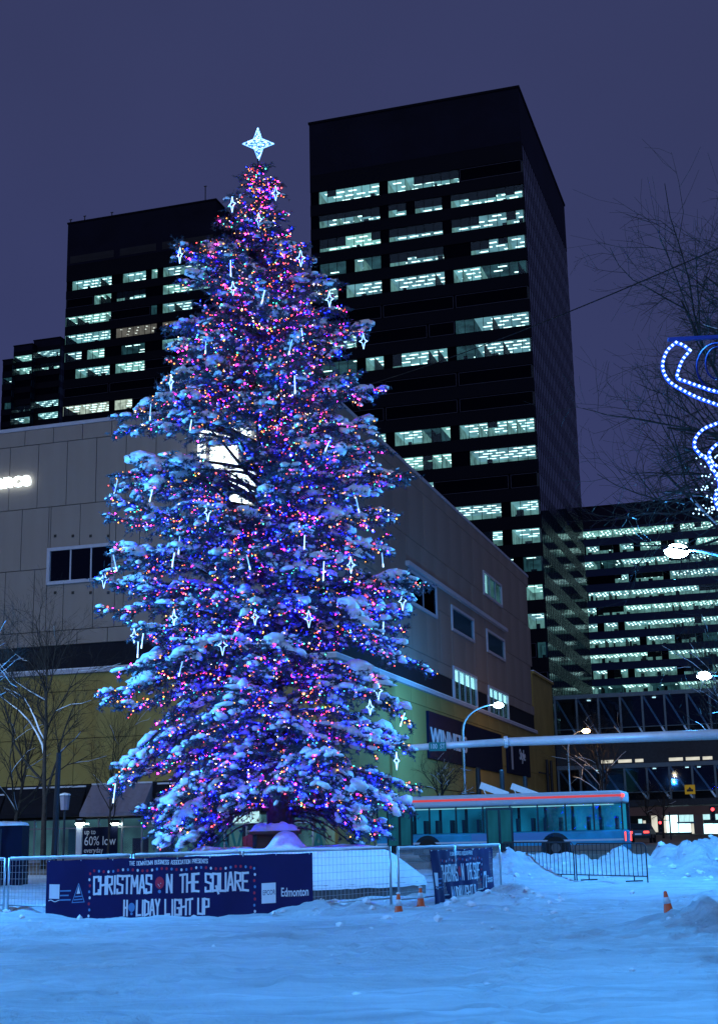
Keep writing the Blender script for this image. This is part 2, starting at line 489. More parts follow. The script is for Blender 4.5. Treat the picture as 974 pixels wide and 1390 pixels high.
# ------------------------------------------------------------------ ground
SLOPE = 0.013
def gbase(x, y):
    return SLOPE * np.log1p(np.exp(np.clip((y - 20) / 2.0, -30, 30))) * 2.0 * (y < 80) + SLOPE * (y - 20) * (y >= 80)
def gb(x, y): return float(gbase(np.float64(x), np.float64(y)))
def on_ground(px, py):
    r = ray(px, py); t0 = 5.0
    lo, hi = 6.0, 200.0
    for _ in range(60):
        m = (lo + hi) / 2
        p = CAM + r * (m / r[1])
        if p[2] > gb(p[0], p[1]): lo = m
        else: hi = m
    return CAM + r * (lo / r[1])
TREE_X, TREE_Y = -2.24, 37.0
PLANTER = (-1.95, 37.0, 3.45)
BUMPS = []   # x, y, rx, ry, h
def bump_px(px, py, rx, ry, h):
    p = on_ground(px, py); BUMPS.append((p[0], p[1], rx, ry, h))
for a in ((20, 1242, .7, .4, .16), (70, 1244, .8, .35, .04), (150, 1247, 1.0, .35, .04), (250, 1246, .9, .35, .03), (345, 1243, .7, .35, .08), (415, 1238, .6, .4, .16),
          (480, 1238, .9, .5, .16), (625, 1236, .7, .5, .14), (660, 1228, .8, .6, .24), (695, 1222, .8, .9, .22), (640, 1244, .9, .6, .16), (720, 1228, .8, .6, .10),
          (895, 1262, .45, .5, .10), (948, 1262, .6, .6, .24), (935, 1254, .7, .5, .12), (880, 1256, .45, .4, .06), (990, 1266, .8, .6, .26), (110, 1243, 1.2, .8, -.07), (200, 1243, 1.2, .8, -.07), (290, 1242, 1.2, .8, -.07), (370, 1241, .9, .7, -.04),
          (590, 1262, 1.2, .4, .08), (300, 1275, 1.6, .5, .06), (780, 1270, 1.4, .5, .07), (0, 1262, 1.2, .4, .10)):
    bump_px(*a)
# bank of ploughed snow between square and street: crest by pixel and height above ground
RIDGE = []
for px, h in ((560, .15), (640, .35), (690, .60), (740, .58), (775, .50), (810, .48), (845, .60), (885, .62), (940, .74), (975, .70), (1040, .8), (1150, .8), (1300, .8)):
    p = at(px, 1140, 43.5 + 0.004 * (px - 800)); RIDGE.append((p[0], p[1], h))
RIDGE = np.array(RIDGE)
def gheight(x, y):
    z = gbase(x, y)
    near = np.clip((y - 4) / 6, 0, 1) * np.clip((58 - y) / 6, 0, 1) * np.clip((26 - abs(x)) / 6, 0, 1)
    z = z + near * (0.07 * fbm(x * .35, y * .35, 3, 3) + 0.055 * fbm(x * 1.5, y * 1.7, 4, 9) + 0.07 * fbm(x * .45 + .1 * y, y * 2.4, 4, 21) + 0.05 * np.clip(fbm(x * 2.6, y * 2.6, 3, 77) - .12, 0, 1) - 0.10 * np.clip(fbm(x * 1.9 + 7, y * 2.1, 2, 87) - .28, 0, 1))
    lump = np.clip(1 + 1.1 * fbm(x * 2.0, y * 2.0, 5, 31), .4, 1.5) + .4 * np.clip(fbm(x * 4.5, y * 4.5, 2, 33), 0, 1)
    for bx, by, rx, ry, h in BUMPS:
        d = ((x - bx) / rx) ** 2 + ((y - by) / ry) ** 2
        z = z + h * np.exp(-d) * lump
    rh = np.interp(x, RIDGE[:, 0], RIDGE[:, 2], left=0.0)
    ry_ = np.interp(x, RIDGE[:, 0], RIDGE[:, 1]) + 0.6 * fbm(x * .5, x * 0 + 3, 2, 5)
    dd = (y - ry_)
    prof = np.exp(-np.where(dd < 0, (dd / 1.5) ** 2, (dd / 2.4) ** 2))
    z = z + rh * prof * (1 + 0.95 * fbm(x * 1.3, y * 1.3, 5, 41) + .35 * np.clip(fbm(x * 3.2, y * 3.2, 2, 43), 0, 1)) * (x > RIDGE[0, 0])
    return z
def gh(x, y): return float(gheight(np.array([float(x)]), np.array([float(y)]))[0])
def axis(lo, hi, step, outer, grow=1.25):
    a = list(np.arange(lo, hi, step)); s = step
    while a[-1] < outer: s *= grow; a.append(a[-1] + s)
    s = step
    while a[0] > -outer: s *= grow; a.insert(0, a[0] - s)
    return np.array(a)
gx = axis(-11.5, 13.5, 0.10, 2500); gy = axis(8.5, 49, 0.10, 2500)
X, Y = np.meshgrid(gx, gy)
Z = gheight(X, Y)
Z = np.where(Y > 400, gbase(X, np.full_like(X, 400.0)), Z)
nx, ny = len(gx), len(gy)
def dent(cx_, cy_, wx, wy, dep, ang):
    i0_, i1_ = np.searchsorted(gx, [cx_ - .8, cx_ + .8]); j0_, j1_ = np.searchsorted(gy, [cy_ - .8, cy_ + .8])
    a_, b_ = X[j0_:j1_, i0_:i1_] - cx_, Y[j0_:j1_, i0_:i1_] - cy_
    p_, q_ = a_ * math.cos(ang) + b_ * math.sin(ang), -a_ * math.sin(ang) + b_ * math.cos(ang)
    e_ = (p_ / wx) ** 2 + (q_ / wy) ** 2
    Z[j0_:j1_, i0_:i1_] += -dep * np.exp(-e_ * 1.6) + dep * .45 * np.exp(-(np.sqrt(e_) - 1.35) ** 2 * 5)
for (x0_, y0_, x1_, y1_) in ((-7, 15, 9, 24), (8, 13, -6, 25), (-8, 21, 8, 20), (1.5, 12, 3.5, 34), (-4, 12, 6, 30), (5, 27, 10, 36), (-9, 25, 2, 27), (6, 18, 11, 27)):
    L_ = math.hypot(x1_ - x0_, y1_ - y0_); an_ = math.atan2(y1_ - y0_, x1_ - x0_); n_ = int(L_ / .36)
    for k_ in range(n_):
        t_ = k_ / n_; sd_ = .13 * (1 if k_ % 2 else -1)
        wv_ = .5 * math.sin(t_ * 5 + x0_)
        dent(x0_ + (x1_ - x0_) * t_ - math.sin(an_) * (sd_ + wv_) + rnd.gauss(0, .04), y0_ + (y1_ - y0_) * t_ + math.cos(an_) * (sd_ + wv_) + rnd.gauss(0, .04), .19, .11, rnd.uniform(.04, .075), an_)
for _ in range(260): dent(rnd.uniform(-9, 11), rnd.uniform(11, 33), rnd.uniform(.1, .3), rnd.uniform(.08, .2), rnd.uniform(-.05, .06), rnd.uniform(0, 3))
for c0_, c1_, c2_ in ((17.5, .05, .004), (18.9, .05, .004), (22.6, -.10, .006), (24.0, -.10, .006)):
    yc_ = c0_ + c1_ * X + c2_ * X * X + .15 * np.sin(X * .6)
    d_ = (Y - yc_) / .17
    m_ = (np.abs(X) < 14) & (np.abs(d_) < 6)
    Z = Z + np.where(m_, -.055 * np.exp(-d_ ** 2) + .03 * np.exp(-(np.abs(d_) - 1.7) ** 2 * 2), 0) * (.6 + .8 * np.clip(fbm(X * .8, Y * .8, 2, 99) + .4, 0, 1))
ii = (np.arange(ny - 1)[:, None] * nx + np.arange(nx - 1)[None, :]).ravel()
structure(fast_mesh('ground', np.stack([X, Y, Z], 2).reshape(-1, 3), np.stack([ii, ii + 1, ii + nx + 1, ii + nx], 1), 'trodden_snow', smooth=True), 'snow covered square with tracks and trodden drifts')

CH = MB()
for _ in range(420):
    if rnd.random() < .45:
        b_ = rnd.choice([q_ for q_ in BUMPS if q_[4] > .07]); cx_, cy_ = b_[0] + rnd.gauss(0, b_[2] * .7), b_[1] + rnd.gauss(0, b_[3] * .7)
    elif rnd.random() < .6:
        cx_ = rnd.uniform(3, 13); cy_ = 42.0 + rnd.gauss(0, 1.1)
    else: cx_, cy_ = rnd.uniform(-9, 11), rnd.uniform(12, 34)
    r_ = (.025 + .09 * rnd.random() ** 2.5) * (1 if cy_ > 24 else .45)
    v_ = ICO1[0] * np.array([rnd.uniform(.7, 1.3), rnd.uniform(.7, 1.3), rnd.uniform(.5, .9)]) * r_ * (1 + rng.uniform(-.22, .22, (len(ICO1[0]), 1)))
    CH.add(v_ + [cx_, cy_, gh(cx_, cy_) + r_ * .25], ICO1[1])
ch_ = CH.build('snow_chunks', 'snow'); tag(ch_, 'loose chunks of ploughed snow scattered over the square', 'snow', kind='stuff')
BCORN = at(446, 535, 84.0)              # roof corner of the pale store
BU, BV = float(BCORN @ D1), float(BCORN @ D2)
def sheet(name, u0, u1, v0, v1, dz, m, h=0.0, label=None):
    mb = MB()
    us = np.linspace(u0, u1, 25); vs = np.linspace(v0, v1, 13)
    P = [[uv(u, v) for u in us] for v in vs]
    pts = [(p[0], p[1], gb(p[0], p[1]) + dz) for row in P for p in row]
    n = len(us)
    fs = [(i * n + j, i * n + j + 1, (i + 1) * n + j + 1, (i + 1) * n + j) for i in range(len(vs) - 1) for j in range(n - 1)]
    mb.add(pts, fs)
    if h:
        lo = [(p[0], p[1], p[2] - h) for p in pts]
        k = len(pts)
        mb.add(pts + lo, [(j, j + 1, j + 1 + k, j + k) for j in range(n - 1)])
    o = mb.build(name, m)
    return structure(o, label)
sheet('road', -140, 160, 52, BV - 6.0, 0.012, 'road_snow', label='avenue of packed dirty snow in front of the store')
sheet('side_street', BU + 7.0, BU + 24.0, BV - 5.9, 300, 0.016, 'road_snow', label='side street running away beside the store')
sheet('pavement', -140, BU + 6.8, BV - 6.0, BV + 2, 0.14, 'pavement', 0.13, label='pavement along the store front')
sheet('side_pavement', BU, BU + 6.8, BV + 2.0, 250, 0.138, 'pavement', 0.13, label='pavement along the long side of the store')

# ------------------------------------------------------------------ office towers
def s_at(px, P, z, lo=-160.0, hi=160.0):
    for _ in range(50):
        m = (lo + hi) / 2
        q = np.array([P[0], P[1], z]) + D1 * m
        if proj(q)[0] < px: lo = m
        else: hi = m
    return lo
def z_at(py, P, s=0.0):
    lo, hi = -50.0, 250.0
    for _ in range(50):
        m = (lo + hi) / 2
        q = np.array([P[0], P[1], m]) + D1 * s
        if proj(q)[1] > py: lo = m
        else: hi = m
    return lo
def office_tower(name, label, P, Wd, Dp, top, zs, ph, nb, rows, crown_bottom, deep=6.5, along=True, group=None, mull=True, tdens=1.0, side=True, spm='black_spandrel'):
    base = gb(P[0], P[1]) - 0.3
    T = thing(name, label, 'office tower', (P[0], P[1], base), -GA, group)
    r = random.Random(len(name) + int(P[0]))
    bw = Wd / nb
    # crown with vertical panel joints
    mb = MB().box(-Wd, 0, 0, Dp, crown_bottom - base, top - base)
    cr_ = mb.build('crown', 'black_panel', T)
    MB().box(-Wd - .15, .15, -.15, Dp + .15, top - base, top - base + .35).build('coping', 'black_spandrel', cr_)
    MB().box(-Wd + .3, -.35, deep + 1.6, Dp - .2, 0, crown_bottom - base - .01).build('core', 'dark_interior', T)
    MB().box(-Wd, -Wd + .3, .45, Dp, 0, crown_bottom - base - .01).build('side_wall', 'black_panel', T)
    tops = [crown_bottom - .0] + [z - ph / 2 for z in zs]
    for i in range(len(zs) + 1):
        hi_ = tops[i] - base - (0.01 if i == 0 else 0)
        lo_ = (zs[i] + ph / 2 - base) if i < len(zs) else 0.0
        if hi_ - lo_ > 0.05:
            cube('spandrel', spm, T, -Wd, 0, 0, .4, lo_, hi_)
            if side: cube('side_spandrel', 'side_panel', T, -.3, -.035, .42, Dp, lo_, hi_)
    mu = MB()
    for i, zc in enumerate(zs):
        z0, z1 = zc - ph / 2 - base, zc + ph / 2 - base
        if side: cube('side_glazing', 'tower_side_glass', T, -.3, -.05, .42, Dp, z0, z1)
        lit = [None] * nb
        for x0, x1, st in rows[i] if i < len(rows) else []:
            b0 = int(round((s_at(x0, P, zc) + Wd) / bw)); b1 = int(round((s_at(x1, P, zc) + Wd) / bw))
            for b in range(max(0, b0), min(nb, max(b1, b0 + 1))): lit[b] = st
        b = 0
        while b < nb:
            e = b
            while e < nb and lit[e] == lit[b]: e += 1
            xa, xb = -Wd + b * bw, min(-.34, -Wd + e * bw)
            st = lit[b]
            if st is None:
                g = cube('dark_glazing', 'black_glass', T, xa, xb, .14, .3, z0, z1)
                if (e - b) >= 4 and mull:
                    fr = MB()  # thin bars that draw in faint reflections of frame edges
                    for q0 in range(b, e, 8):
                        q1 = min(e, q0 + 8)
                        if q1 - q0 < 3: continue
                        fa, fb = -Wd + q0 * bw + .2, -Wd + q1 * bw - .2
                        for za in (z0 + .12, z1 - .12): fr.box(fa, fb, .09, .138, za - .04, za + .04)
                        for xx in (fa, fb): fr.box(xx - .04, xx + .04, .08, .137, z0 + .17, z1 - .17)
                    if fr.v: fr.build('edge_reflection', 'reflection_faint', T)
            else:
                cm = {'f': 'office_ceiling', 'p': 'office_ceiling', 'd': 'office_dim', 'w': 'warm_ceiling', 'c': 'cream_room'}[st]
                wm = {'f': 'office_wall', 'p': 'office_wall', 'd': 'office_dim', 'w': 'warm_ceiling', 'c': 'cream_room'}[st]
                if st in 'fp': cm = r.choice(('office_ceiling', 'office_ceiling', 'office_ceiling_cool', 'office_ceiling_green'))
                room = MB()
                room.add([(xa, .32, z1), (xb, .32, z1), (xb, deep, z1), (xa, deep, z1)], [(0, 1, 2, 3)], 0)
                room.add([(xa, deep, z0 - .8), (xb, deep, z0 - .8), (xb, deep, z1), (xa, deep, z1)], [(0, 1, 2, 3)], 1)
                room.add([(xa, .32, z0 - .8), (xb, .32, z0 - .8), (xb, deep, z0 - .8), (xa, deep, z0 - .8)], [(0, 1, 2, 3)], 2)
                for xx in (xa, xb):
                    room.add([(xx, .32, z0 - .8), (xx, deep, z0 - .8), (xx, deep, z1), (xx, .32, z1)], [(0, 1, 2, 3)], 1)
                # partitions, cupboards and people-high furniture inside
                for _ in range(max(1, int((e - b) * .8))):
                    fx = r.uniform(xa + .2, max(xa + .25, xb - .8)); fy = r.uniform(1.0, deep - 1)
                    room.box(fx, fx + r.uniform(.3, 1.0), fy, fy + .4, z0 - .79, z0 + r.uniform(.25, ph * .8), 2)
                for q in range(b + 1, e):
                    if r.random() < .16:
                        xx = -Wd + q * bw
                        room.box(xx - .04, xx + .04, .5, deep - .1, z0 - .79, z1 - .05, r.choice((1, 2)))
                ro = room.build('office_room', [cm, wm, 'dark_interior'], T)  # ceiling and walls glow to stand in for light inside the room
                lt = MB()
                ph_ = r.uniform(0, bw)
                x = xa + .25 + ph_ * .3
                stp = max(1.9, bw * 1.25) / tdens
                k = 0
                off = r.uniform(.0, .5)
                while x < xb - .5:
                    for j, yy in enumerate((0.75 + off, 2.15 + off, 3.55 + off, 4.95 + off)):
                        xo = x + (stp / 2 if j % 2 else 0)
                        if xo > xb - .6 or r.random() < (.08 if st != 'd' else .8): continue
                        w_, d_ = (1.3, .30) if along else (.35, 1.3)
                        if st == 'w': w_, d_ = .35, .3
                        lt.box(xo, min(xb - .05, xo + w_), yy, yy + d_, z1 - .06, z1 - .02)
                    x += stp
                if lt.v:
                    l_ = lt.build('ceiling_light', 'warm_lamp' if st == 'w' else 'troffer', ro); l_['kind'] = 'stuff'
                cover = 0.0
                for q in range(b, e):
                    xx = -Wd + q * bw
                    cube('window', 'pane', T, xx + .035, min(-.05, xx + bw - .035), .14, .17, z0 + .02, z1 - .02)
                    if st == 'p':
                        if q == b or r.random() < .40: cover = r.choice((.0, .45, .6, .62, .65, .7))
                        if cover > 0: cube('blind', 'blind', T, xx + .02, xx + bw - .02, .22, .25, z1 - ph * cover, z1 - .01)
                    elif st == 'f' and r.random() < .05:
                        cube('blind', 'blind', T, xx + .02, xx + bw - .02, .22, .25, z1 - ph * r.uniform(.3, 1), z1 - .01)
                    mu.box(xx - .03, xx + .03, .1, .2, z0, z1)
            b = e
    if mu.v:
        m_ = mu.build('mullions', 'black_spandrel', T); m_['kind'] = 'stuff'
    if side:
        sm = MB()
        for q in range(int(Dp / 1.5)):
            yy = .8 + q * 1.5
            sm.box(-.06, -.005, yy - .05, yy + .05, 0.5, crown_bottom - base - .1)
        s_ = sm.build('side_fins', 'black_spandrel', T); s_['kind'] = 'stuff'
    return T, base

Q = lambda a: 400 + a / 2.435
def q(*runs): return [(Q(a), Q(b), s) for a, b, s in runs]
T1 = at(703, 117, 190.0)
rows1 = [q((67, 245, 'f'), (260, 290, 'f'), (300, 530, 'p')),
         q((67, 290, 'p'), (300, 365, 'p'), (395, 495, 'p'), (505, 750, 'p')),
         q((67, 295, 'p'), (305, 490, 'p'), (508, 690, 'p'), (705, 752, 'f')),
         q((85, 165, 'd'), (195, 230, 'f'), (235, 295, 'd'), (305, 500, 'p'), (580, 690, 'p'), (702, 758, 'f')),
         q((67, 150, 'f'), (165, 300, 'f'), (305, 505, 'f'), (512, 620, 'f'), (622, 760, 'd')),
         [],
         q((70, 200, 'f'), (520, 585, 'd'), (590, 775, 'f')),
         q((60, 200, 'd'), (240, 305, 'f'), (313, 445, 'f'), (450, 515, 'f'), (525, 590, 'd'), (595, 660, 'f'), (670, 780, 'f')),
         [], [],
         q((200, 310, 'f'), (330, 420, 'f'), (425, 490, 'd'), (495, 525, 'f'), (535, 640, 'f'), (645, 798, 'f')),
         q((300, 530, 'f'), (575, 800, 'f')),
         q((400, 465, 'f'),),
         q((480, 540, 'f'), (550, 690, 'f'), (700, 812, 'f')),
         q((560, 695, 'f'), (705, 815, 'f')),
         q((700, 735, 'd'), (755, 820, 'd')),
         q((640, 700, 'd'), (765, 832, 'f')),
         q((600, 680, 'f'), (775, 838, 'f')),
         q((785, 845, 'd'),), [], q((760, 850, 'd'),)]
zs1 = [99.24 - 4.011 * i for i in range(21)]
office_tower('office_tower', 'tall black office tower with scattered lit floors behind the decorated tree', T1, 33.3, 42.5, 112.0, zs1, 2.15, 24, rows1, 103.2)

Q = lambda a: a / 3.044
T2 = at(293, 268, 262.0)
zs2 = [z_at(250 + y / 3.044, T2, s_at(100, T2, 110)) for y in (418, 490, 565, 640, 712, 785, 860, 935)]
rows2 = [q((290, 470, 'f'), (510, 600, 'f'), (625, 645, 'f'), (670, 830, 'f')),
         q((390, 465, 'f'), (490, 595, 'p'), (668, 862, 'f')),
         q((278, 460, 'f'), (622, 642, 'd'), (668, 800, 'p')),
         q((278, 375, 'f'), (390, 458, 'f'), (487, 635, 'w'), (665, 770, 'w'), (780, 860, 'p')),
         q((272, 345, 'f'), (355, 435, 'f'), (500, 590, 'd'), (680, 850, 'f')),
         q((300, 450, 'f'), (480, 585, 'f')),
         [], q((255, 440, 'c'), (470, 550, 'c'), (640, 720, 'c'))]
office_tower('office_tower', 'broad black office tower left of the tree top, three columns of lit windows', T2, 33.6, 30.0, 130.0, zs2, 2.1, 26, rows2, zs2[0] + 4.6)
# dark louvre bands under the crown and roof aerials of the left tower
T2o = [o for o in COL.objects if o.name == 'office_tower.001'][0]
lb = T2o.location[2]
for a, b in ((290, 470), (495, 645), (670, 880)):
    xa, xb = s_at(a / 3.044, T2, zs2[0] + 5.5), s_at(b / 3.044, T2, zs2[0] + 5.5)
    cube('louvre', 'dark_interior', T2o, xa, min(xb, -.2), -.05, -.005, zs2[0] + 5.0 - lb, zs2[0] + 6.6 - lb)
for px, h in ((94, .9), (113, 1.2), (150, 1.0), (277, 3.4)):
    s = s_at(px, T2, 130)
    MB().box(s - .08, s + .08, .5, .66, 130.3 - lb, 130.3 + h - lb).box(s - .3, s + .3, .5, .66, 130.3 + h - lb, 130.45 + h - lb).build('roof_aerial', 'dark_metal', T2o)

for (xl, xr, yt, ys, ro, lab) in ((46, 82, 458, (700, 752, 803, 855, 907, 957, 1008), {0: 'f', 1: 'p', 4: 'f', 5: 'f'}, 'dark stepped office block touching the broad tower, tallest of its three steps'),
                                  (19, 44, 467, (720, 772, 824, 875, 927, 977, 1025), {0: 'f', 1: 'f', 4: 'p', 5: 'f', 6: 'f'}, 'dark narrow office block, middle of the three steps left of the broad tower'),
                                  (4, 17, 488, (760, 812, 864, 916, 968, 1018), {1: 'd', 3: 'd'}, 'dark narrow office block at the left frame edge, lowest of the three steps')):
    P = at(xr, yt, 430.0)
    wd = -face(xl, yt, P, D1)[0]
    zz = [z_at(250 + y / 3.044, P, -wd / 2) for y in ys]
    rr = [[(xl, xr, ro[i])] if i in ro else [] for i in range(len(ys))]
    office_tower('office_block', lab, P, wd, 14.0, P[2], zz, 2.2, max(3, int(wd / 2.2)), rr, zz[0] + 2.6, mull=False, group='stepped blocks beside the broad tower')

# wide office slab at the end of the side street
T3l = at(795, 690, 320.0)
T3 = T3l + D1 * 90.0
zs3 = [z_at(640 + y / 2.78, T3l, 0.5) for y in (240, 298, 355, 412, 472, 530, 590, 650, 708, 768, 826, 884, 942)]
r3 = random.Random(5); rows3 = []
for i in range(13):
    runs = []; x = 700
    while x < 1120:
        w = r3.choice((14, 22, 27, 27, 40)); p = r3.random()
        full = (i in (0, 3, 4, 5, 6, 8)) 
        st = 'f' if p < (.88 if full else .66) else ('d' if p < .92 else ('p' if p < .97 else None))
        if st: runs.append((x, x + w - 3, st))
        x += w
    rows3.append(runs)
office_tower('office_tower', 'wide glass office slab at the end of the side street, most floors lit', T3, 150.0, 20.0, T3l[2], zs3, 1.9, 96, rows3, zs3[0] + 1.5, along=False, mull=False, tdens=1.25, side=False, spm='blue_spandrel')

# ------------------------------------------------------------------ pale store with ochre base
gB = 0.45
ST = thing('department_store', 'windowless beige panelled store with ochre lower walls across the avenue', 'store', (BCORN[0], BCORN[1], gB), -GA)
HT = 29.1 - gB
LS = face(717, 830, BCORN, D2)[0]          # length of long side
FW = 46.0
zr = [28.0 - gB, 23.6 - gB, 19.45 - gB, 15.3 - gB, 14.35 - gB]
MB().box(-FW, -.1, .1, LS, 4.0, HT - .3).box(-FW, -.1, 3.05, LS, 0, 3.99).build('wall_backing', 'joint', ST)
MB().box(-FW - .1, .12, -.12, .5, HT - .02, HT + .22).box(-.4, .13, .5, LS + .1, HT - .02, HT + .22).build('coping', 'trim', ST)
MB().box(-FW, -8, 9, 30, HT - .28, HT + 1.6).build('roof_plant', 'brown_wood', ST)
rows_z = [(zr[0], HT - .03), (zr[1], zr[0]), (zr[2], zr[1]), (zr[3], zr[2]), (zr[4], zr[3])]
fwin = []   # front window openings x0,x1,z0,z1
a = face(66, 745, BCORN, D1); b = face(66, 795, BCORN, D1)
fwin.append((a[0], a[0] + 4.9, b[1] - gB, a[1] - gB))
def long_rect(pts):
    q_ = [face(x, y, BCORN, D2) for x, y in pts]
    return min(c[0] for c in q_), max(c[0] for c in q_), (q_[2][1] + q_[3][1]) / 2 - gB, (q_[0][1] + q_[1][1]) / 2 - gB
lwin = [(long_rect(((552, 774), (589, 794), (555, 819), (589, 840))), 'dark'),
        (long_rect(((611, 823), (640, 839), (611, 857), (640, 871))), 'soft'),
        (long_rect(((659, 855), (682, 868), (659, 885), (682, 898))), 'soft'),
        (long_rect(((653, 772), (678, 796), (655, 808), (678, 824))), 'mid'),
        (long_rect(((613, 905), (644, 918), (614, 952), (644, 963))), 'lit'),
        (long_rect(((661, 931), (687, 942), (662, 974), (687, 980))), 'lit')]
def cutrows(x0, x1, z0, z1, wins):
    """split a panel around window openings"""
    out = [(x0, x1, z0, z1)]
    for (a0, a1, b0, b1) in wins:
        nw = []
        for (p0, p1, q0, q1) in out:
            if a1 <= p0 or a0 >= p1 or b1 <= q0 or b0 >= q1: nw.append((p0, p1, q0, q1)); continue
            if a0 > p0: nw.append((p0, a0, q0, q1))
            if a1 < p1: nw.append((a1, p1, q0, q1))
            m0, m1 = max(a0, p0), min(a1, p1)
            if b0 > q0: nw.append((m0, m1, q0, b0))
            if b1 < q1: nw.append((m0, m1, b1, q1))
        out = nw
    return [o for o in out if o[1] - o[0] > .05 and o[3] - o[2] > .05]
for k, (z0, z1) in enumerate(rows_z):
    pw = 2.15; off = (k % 2) * pw / 2
    n = int(30 / pw)
    xs = [-.0] + [-(off if off else pw) - i * pw for i in range(n)]
    for i in range(len(xs) - 1):
        for (p0, p1, q0, q1) in cutrows(xs[i + 1], xs[i], z0, z1, fwin):
            cube('wall_panel', 'beige_panel', ST, p0 + .025, p1 - .025, -.10 + .012 * rnd.random(), .1, q0 + .025, q1 - .025)
    n = int(LS / 4.3) + 1
    ys = [.12] + [min(LS, (off if off else 4.3) + i * 4.3) for i in range(n)]
    for i in range(len(ys) - 1):
        if ys[i + 1] - ys[i] < .1: continue
        for (p0, p1, q0, q1) in cutrows(ys[i], ys[i + 1], z0, z1, [w[0] for w in lwin]):
            cube('wall_panel', 'beige_panel', ST, -.1, .08 + .012 * rnd.random(), p0 + .025, p1 - .025, q0 + .025, q1 - .025)
# lifting sockets: small dark bolt holes in the front panels
bh = MB()
for y_ in (728, 805):
    for x_ in (76, 100, 124, 148):
        c = face(x_, y_ + (0 if y_ > 760 else 0), BCORN, D1)
        bh.box(c[0] - .09, c[0] + .09, -.125, -.1, c[1] - gB - .09, c[1] - gB + .09)
bh.build('bolt_caps', 'joint', ST)['kind'] = 'stuff'
# recessed dark band, snowy ledge, ochre wall
MB().box(-FW, -.35, .02, .12, 12.75 - gB, 14.34 - gB).build('dark_band', 'canvas_dark', ST)
MB().box(-.5, .02, .13, LS, 12.75 - gB, 14.34 - gB).build('dark_band', 'canvas_dark', ST)
led = MB().box(-FW, .35, -.35, .12, 12.45 - gB, 12.72 - gB).box(-.4, .35, .13, LS, 12.45 - gB, 12.72 - gB).build('ledge', 'trim', ST)
MB().box(-FW, .33, -.33, .02, 12.721 - gB, 12.79 - gB).box(.03, .33, .03, LS, 12.721 - gB, 12.79 - gB).build('ledge_snow', 'snow', led)
oz = [5.5, 7.9, 10.9, 12.44 - gB]
for i in range(3):
    for j in range(8):
        cube('ochre_panel', 'ochre_wall', ST, -4.3 * (j + 1) + .02, -4.3 * j - .02, -.14, .1, oz[i] - gB * (i == 0) + .02, oz[i + 1] - .02)
    for j in range(16):
        y1 = min(LS, 4.3 * (j + 1))
        if y1 > 4.3 * j + .2: cube('ochre_panel', 'ochre_wall', ST, -.1, .14, max(.12, 4.3 * j) + .02, y1 - .02, oz[i] - gB * (i == 0) + .02, oz[i + 1] - .02)
MB().box(-.1, .10, .12, LS, 0, 5.0).build('side_base', 'ochre_wall', ST)
# windows of the store
def store_window(front, x0, x1, z0, z1, kind, nl):
    w = MB()
    def bx(m, a0, a1, d0, d1, c0, c1):
        if front: m.box(a0, a1, d0, d1, c0, c1)
        else: m.box(-d1, -d0, a0, a1, c0, c1)
    t = .22
    bx(w, x0, x1, -.22, .09, z1 - t, z1); bx(w, x0, x1, -.22, .09, z0, z0 + t)
    bx(w, x0, x0 + t, -.22, .09, z0 + t, z1 - t); bx(w, x1 - t, x1, -.22, .09, z0 + t, z1 - t)
    fr = w.build('window_frame', 'trim', ST)
    iw = (x1 - x0 - 2 * t) / nl
    bk = MB(); bx(bk, x0 + t, x1 - t, .02, .08, z0 + t, z1 - t)
    bk.build('blind', {'soft': 'soft_blind', 'dark': 'dark_interior', 'mid': 'shop_light', 'lit': 'window_white'}[kind], fr)
    if kind == 'lit':
        sl = MB()
        for i in range(nl * 3):
            c = x0 + t + (i + .8) * (x1 - x0 - 2 * t) / (nl * 3)
            bx(sl, c - .025, c + .025, -.02, .015, z0 + t, z1 - t)
        sl.build('blind_slats', 'shop_bright', fr)['kind'] = 'stuff'
    if kind == 'mid':
        c = MB(); bx(c, x0 + t, x0 + t + iw * .7, -.02, .015, z0 + t, z1 - t); c.build('curtain', 'shop_bright', fr)
    for i in range(nl):
        p = MB(); bx(p, x0 + t + iw * i + .05, x0 + t + iw * (i + 1) - .05, -.12, -.09, z0 + t, z1 - t)
        p.build('pane', 'dark_pane' if kind == 'dark' else 'shop_pane', fr)
        if i:
            p = MB(); bx(p, x0 + t + iw * i - .05, x0 + t + iw * i + .05, -.15, .01, z0 + t, z1 - t); p.build('mullion', 'trim', fr)
store_window(True, *fwin[0], 'dark', 3)
for w, k in lwin: store_window(False, *w, k, {'dark': 2, 'soft': 1, 'mid': 3, 'lit': 4}[k])
# pale cornice strip running over the row of side windows
a = face(548, 769, BCORN, D2); b = face(684, 870, BCORN, D2)
MB().box(.10, .42, a[0], b[0], a[1] - gB + .1, a[1] - gB + .42).build('cornice', 'trim', ST)
# low wing at the far end of the long side
az = face(748, 930, BCORN, D2)
MB().box(-9, .02, LS + .02, az[0], 0, az[1] - gB).box(-9.1, .25, LS + .1, az[0] + .1, az[1] - gB, az[1] - gB + .25).build('low_wing', 'ochre_wall', ST)
MB().box(-9, .2, LS + .15, az[0], az[1] - gB + .251, az[1] - gB + .36).build('wing_snow', 'snow', ST)
for px in (737, 742.5):
    s = face(px, 1030, BCORN, D2)[0]
    MB().tube([(.35, s, 1), (.35, s, 9.6)], .16, 8).build('downpipe', 'dark_metal', ST)
for z in (3.2, 5.6, 8.0):
    s0, s1 = face(727, 1030, BCORN, D2)[0], face(743, 1030, BCORN, D2)[0]
    MB().box(.2, .34, s0, s1, z, z + .14).build('pipe_bracket', 'dark_metal', ST)
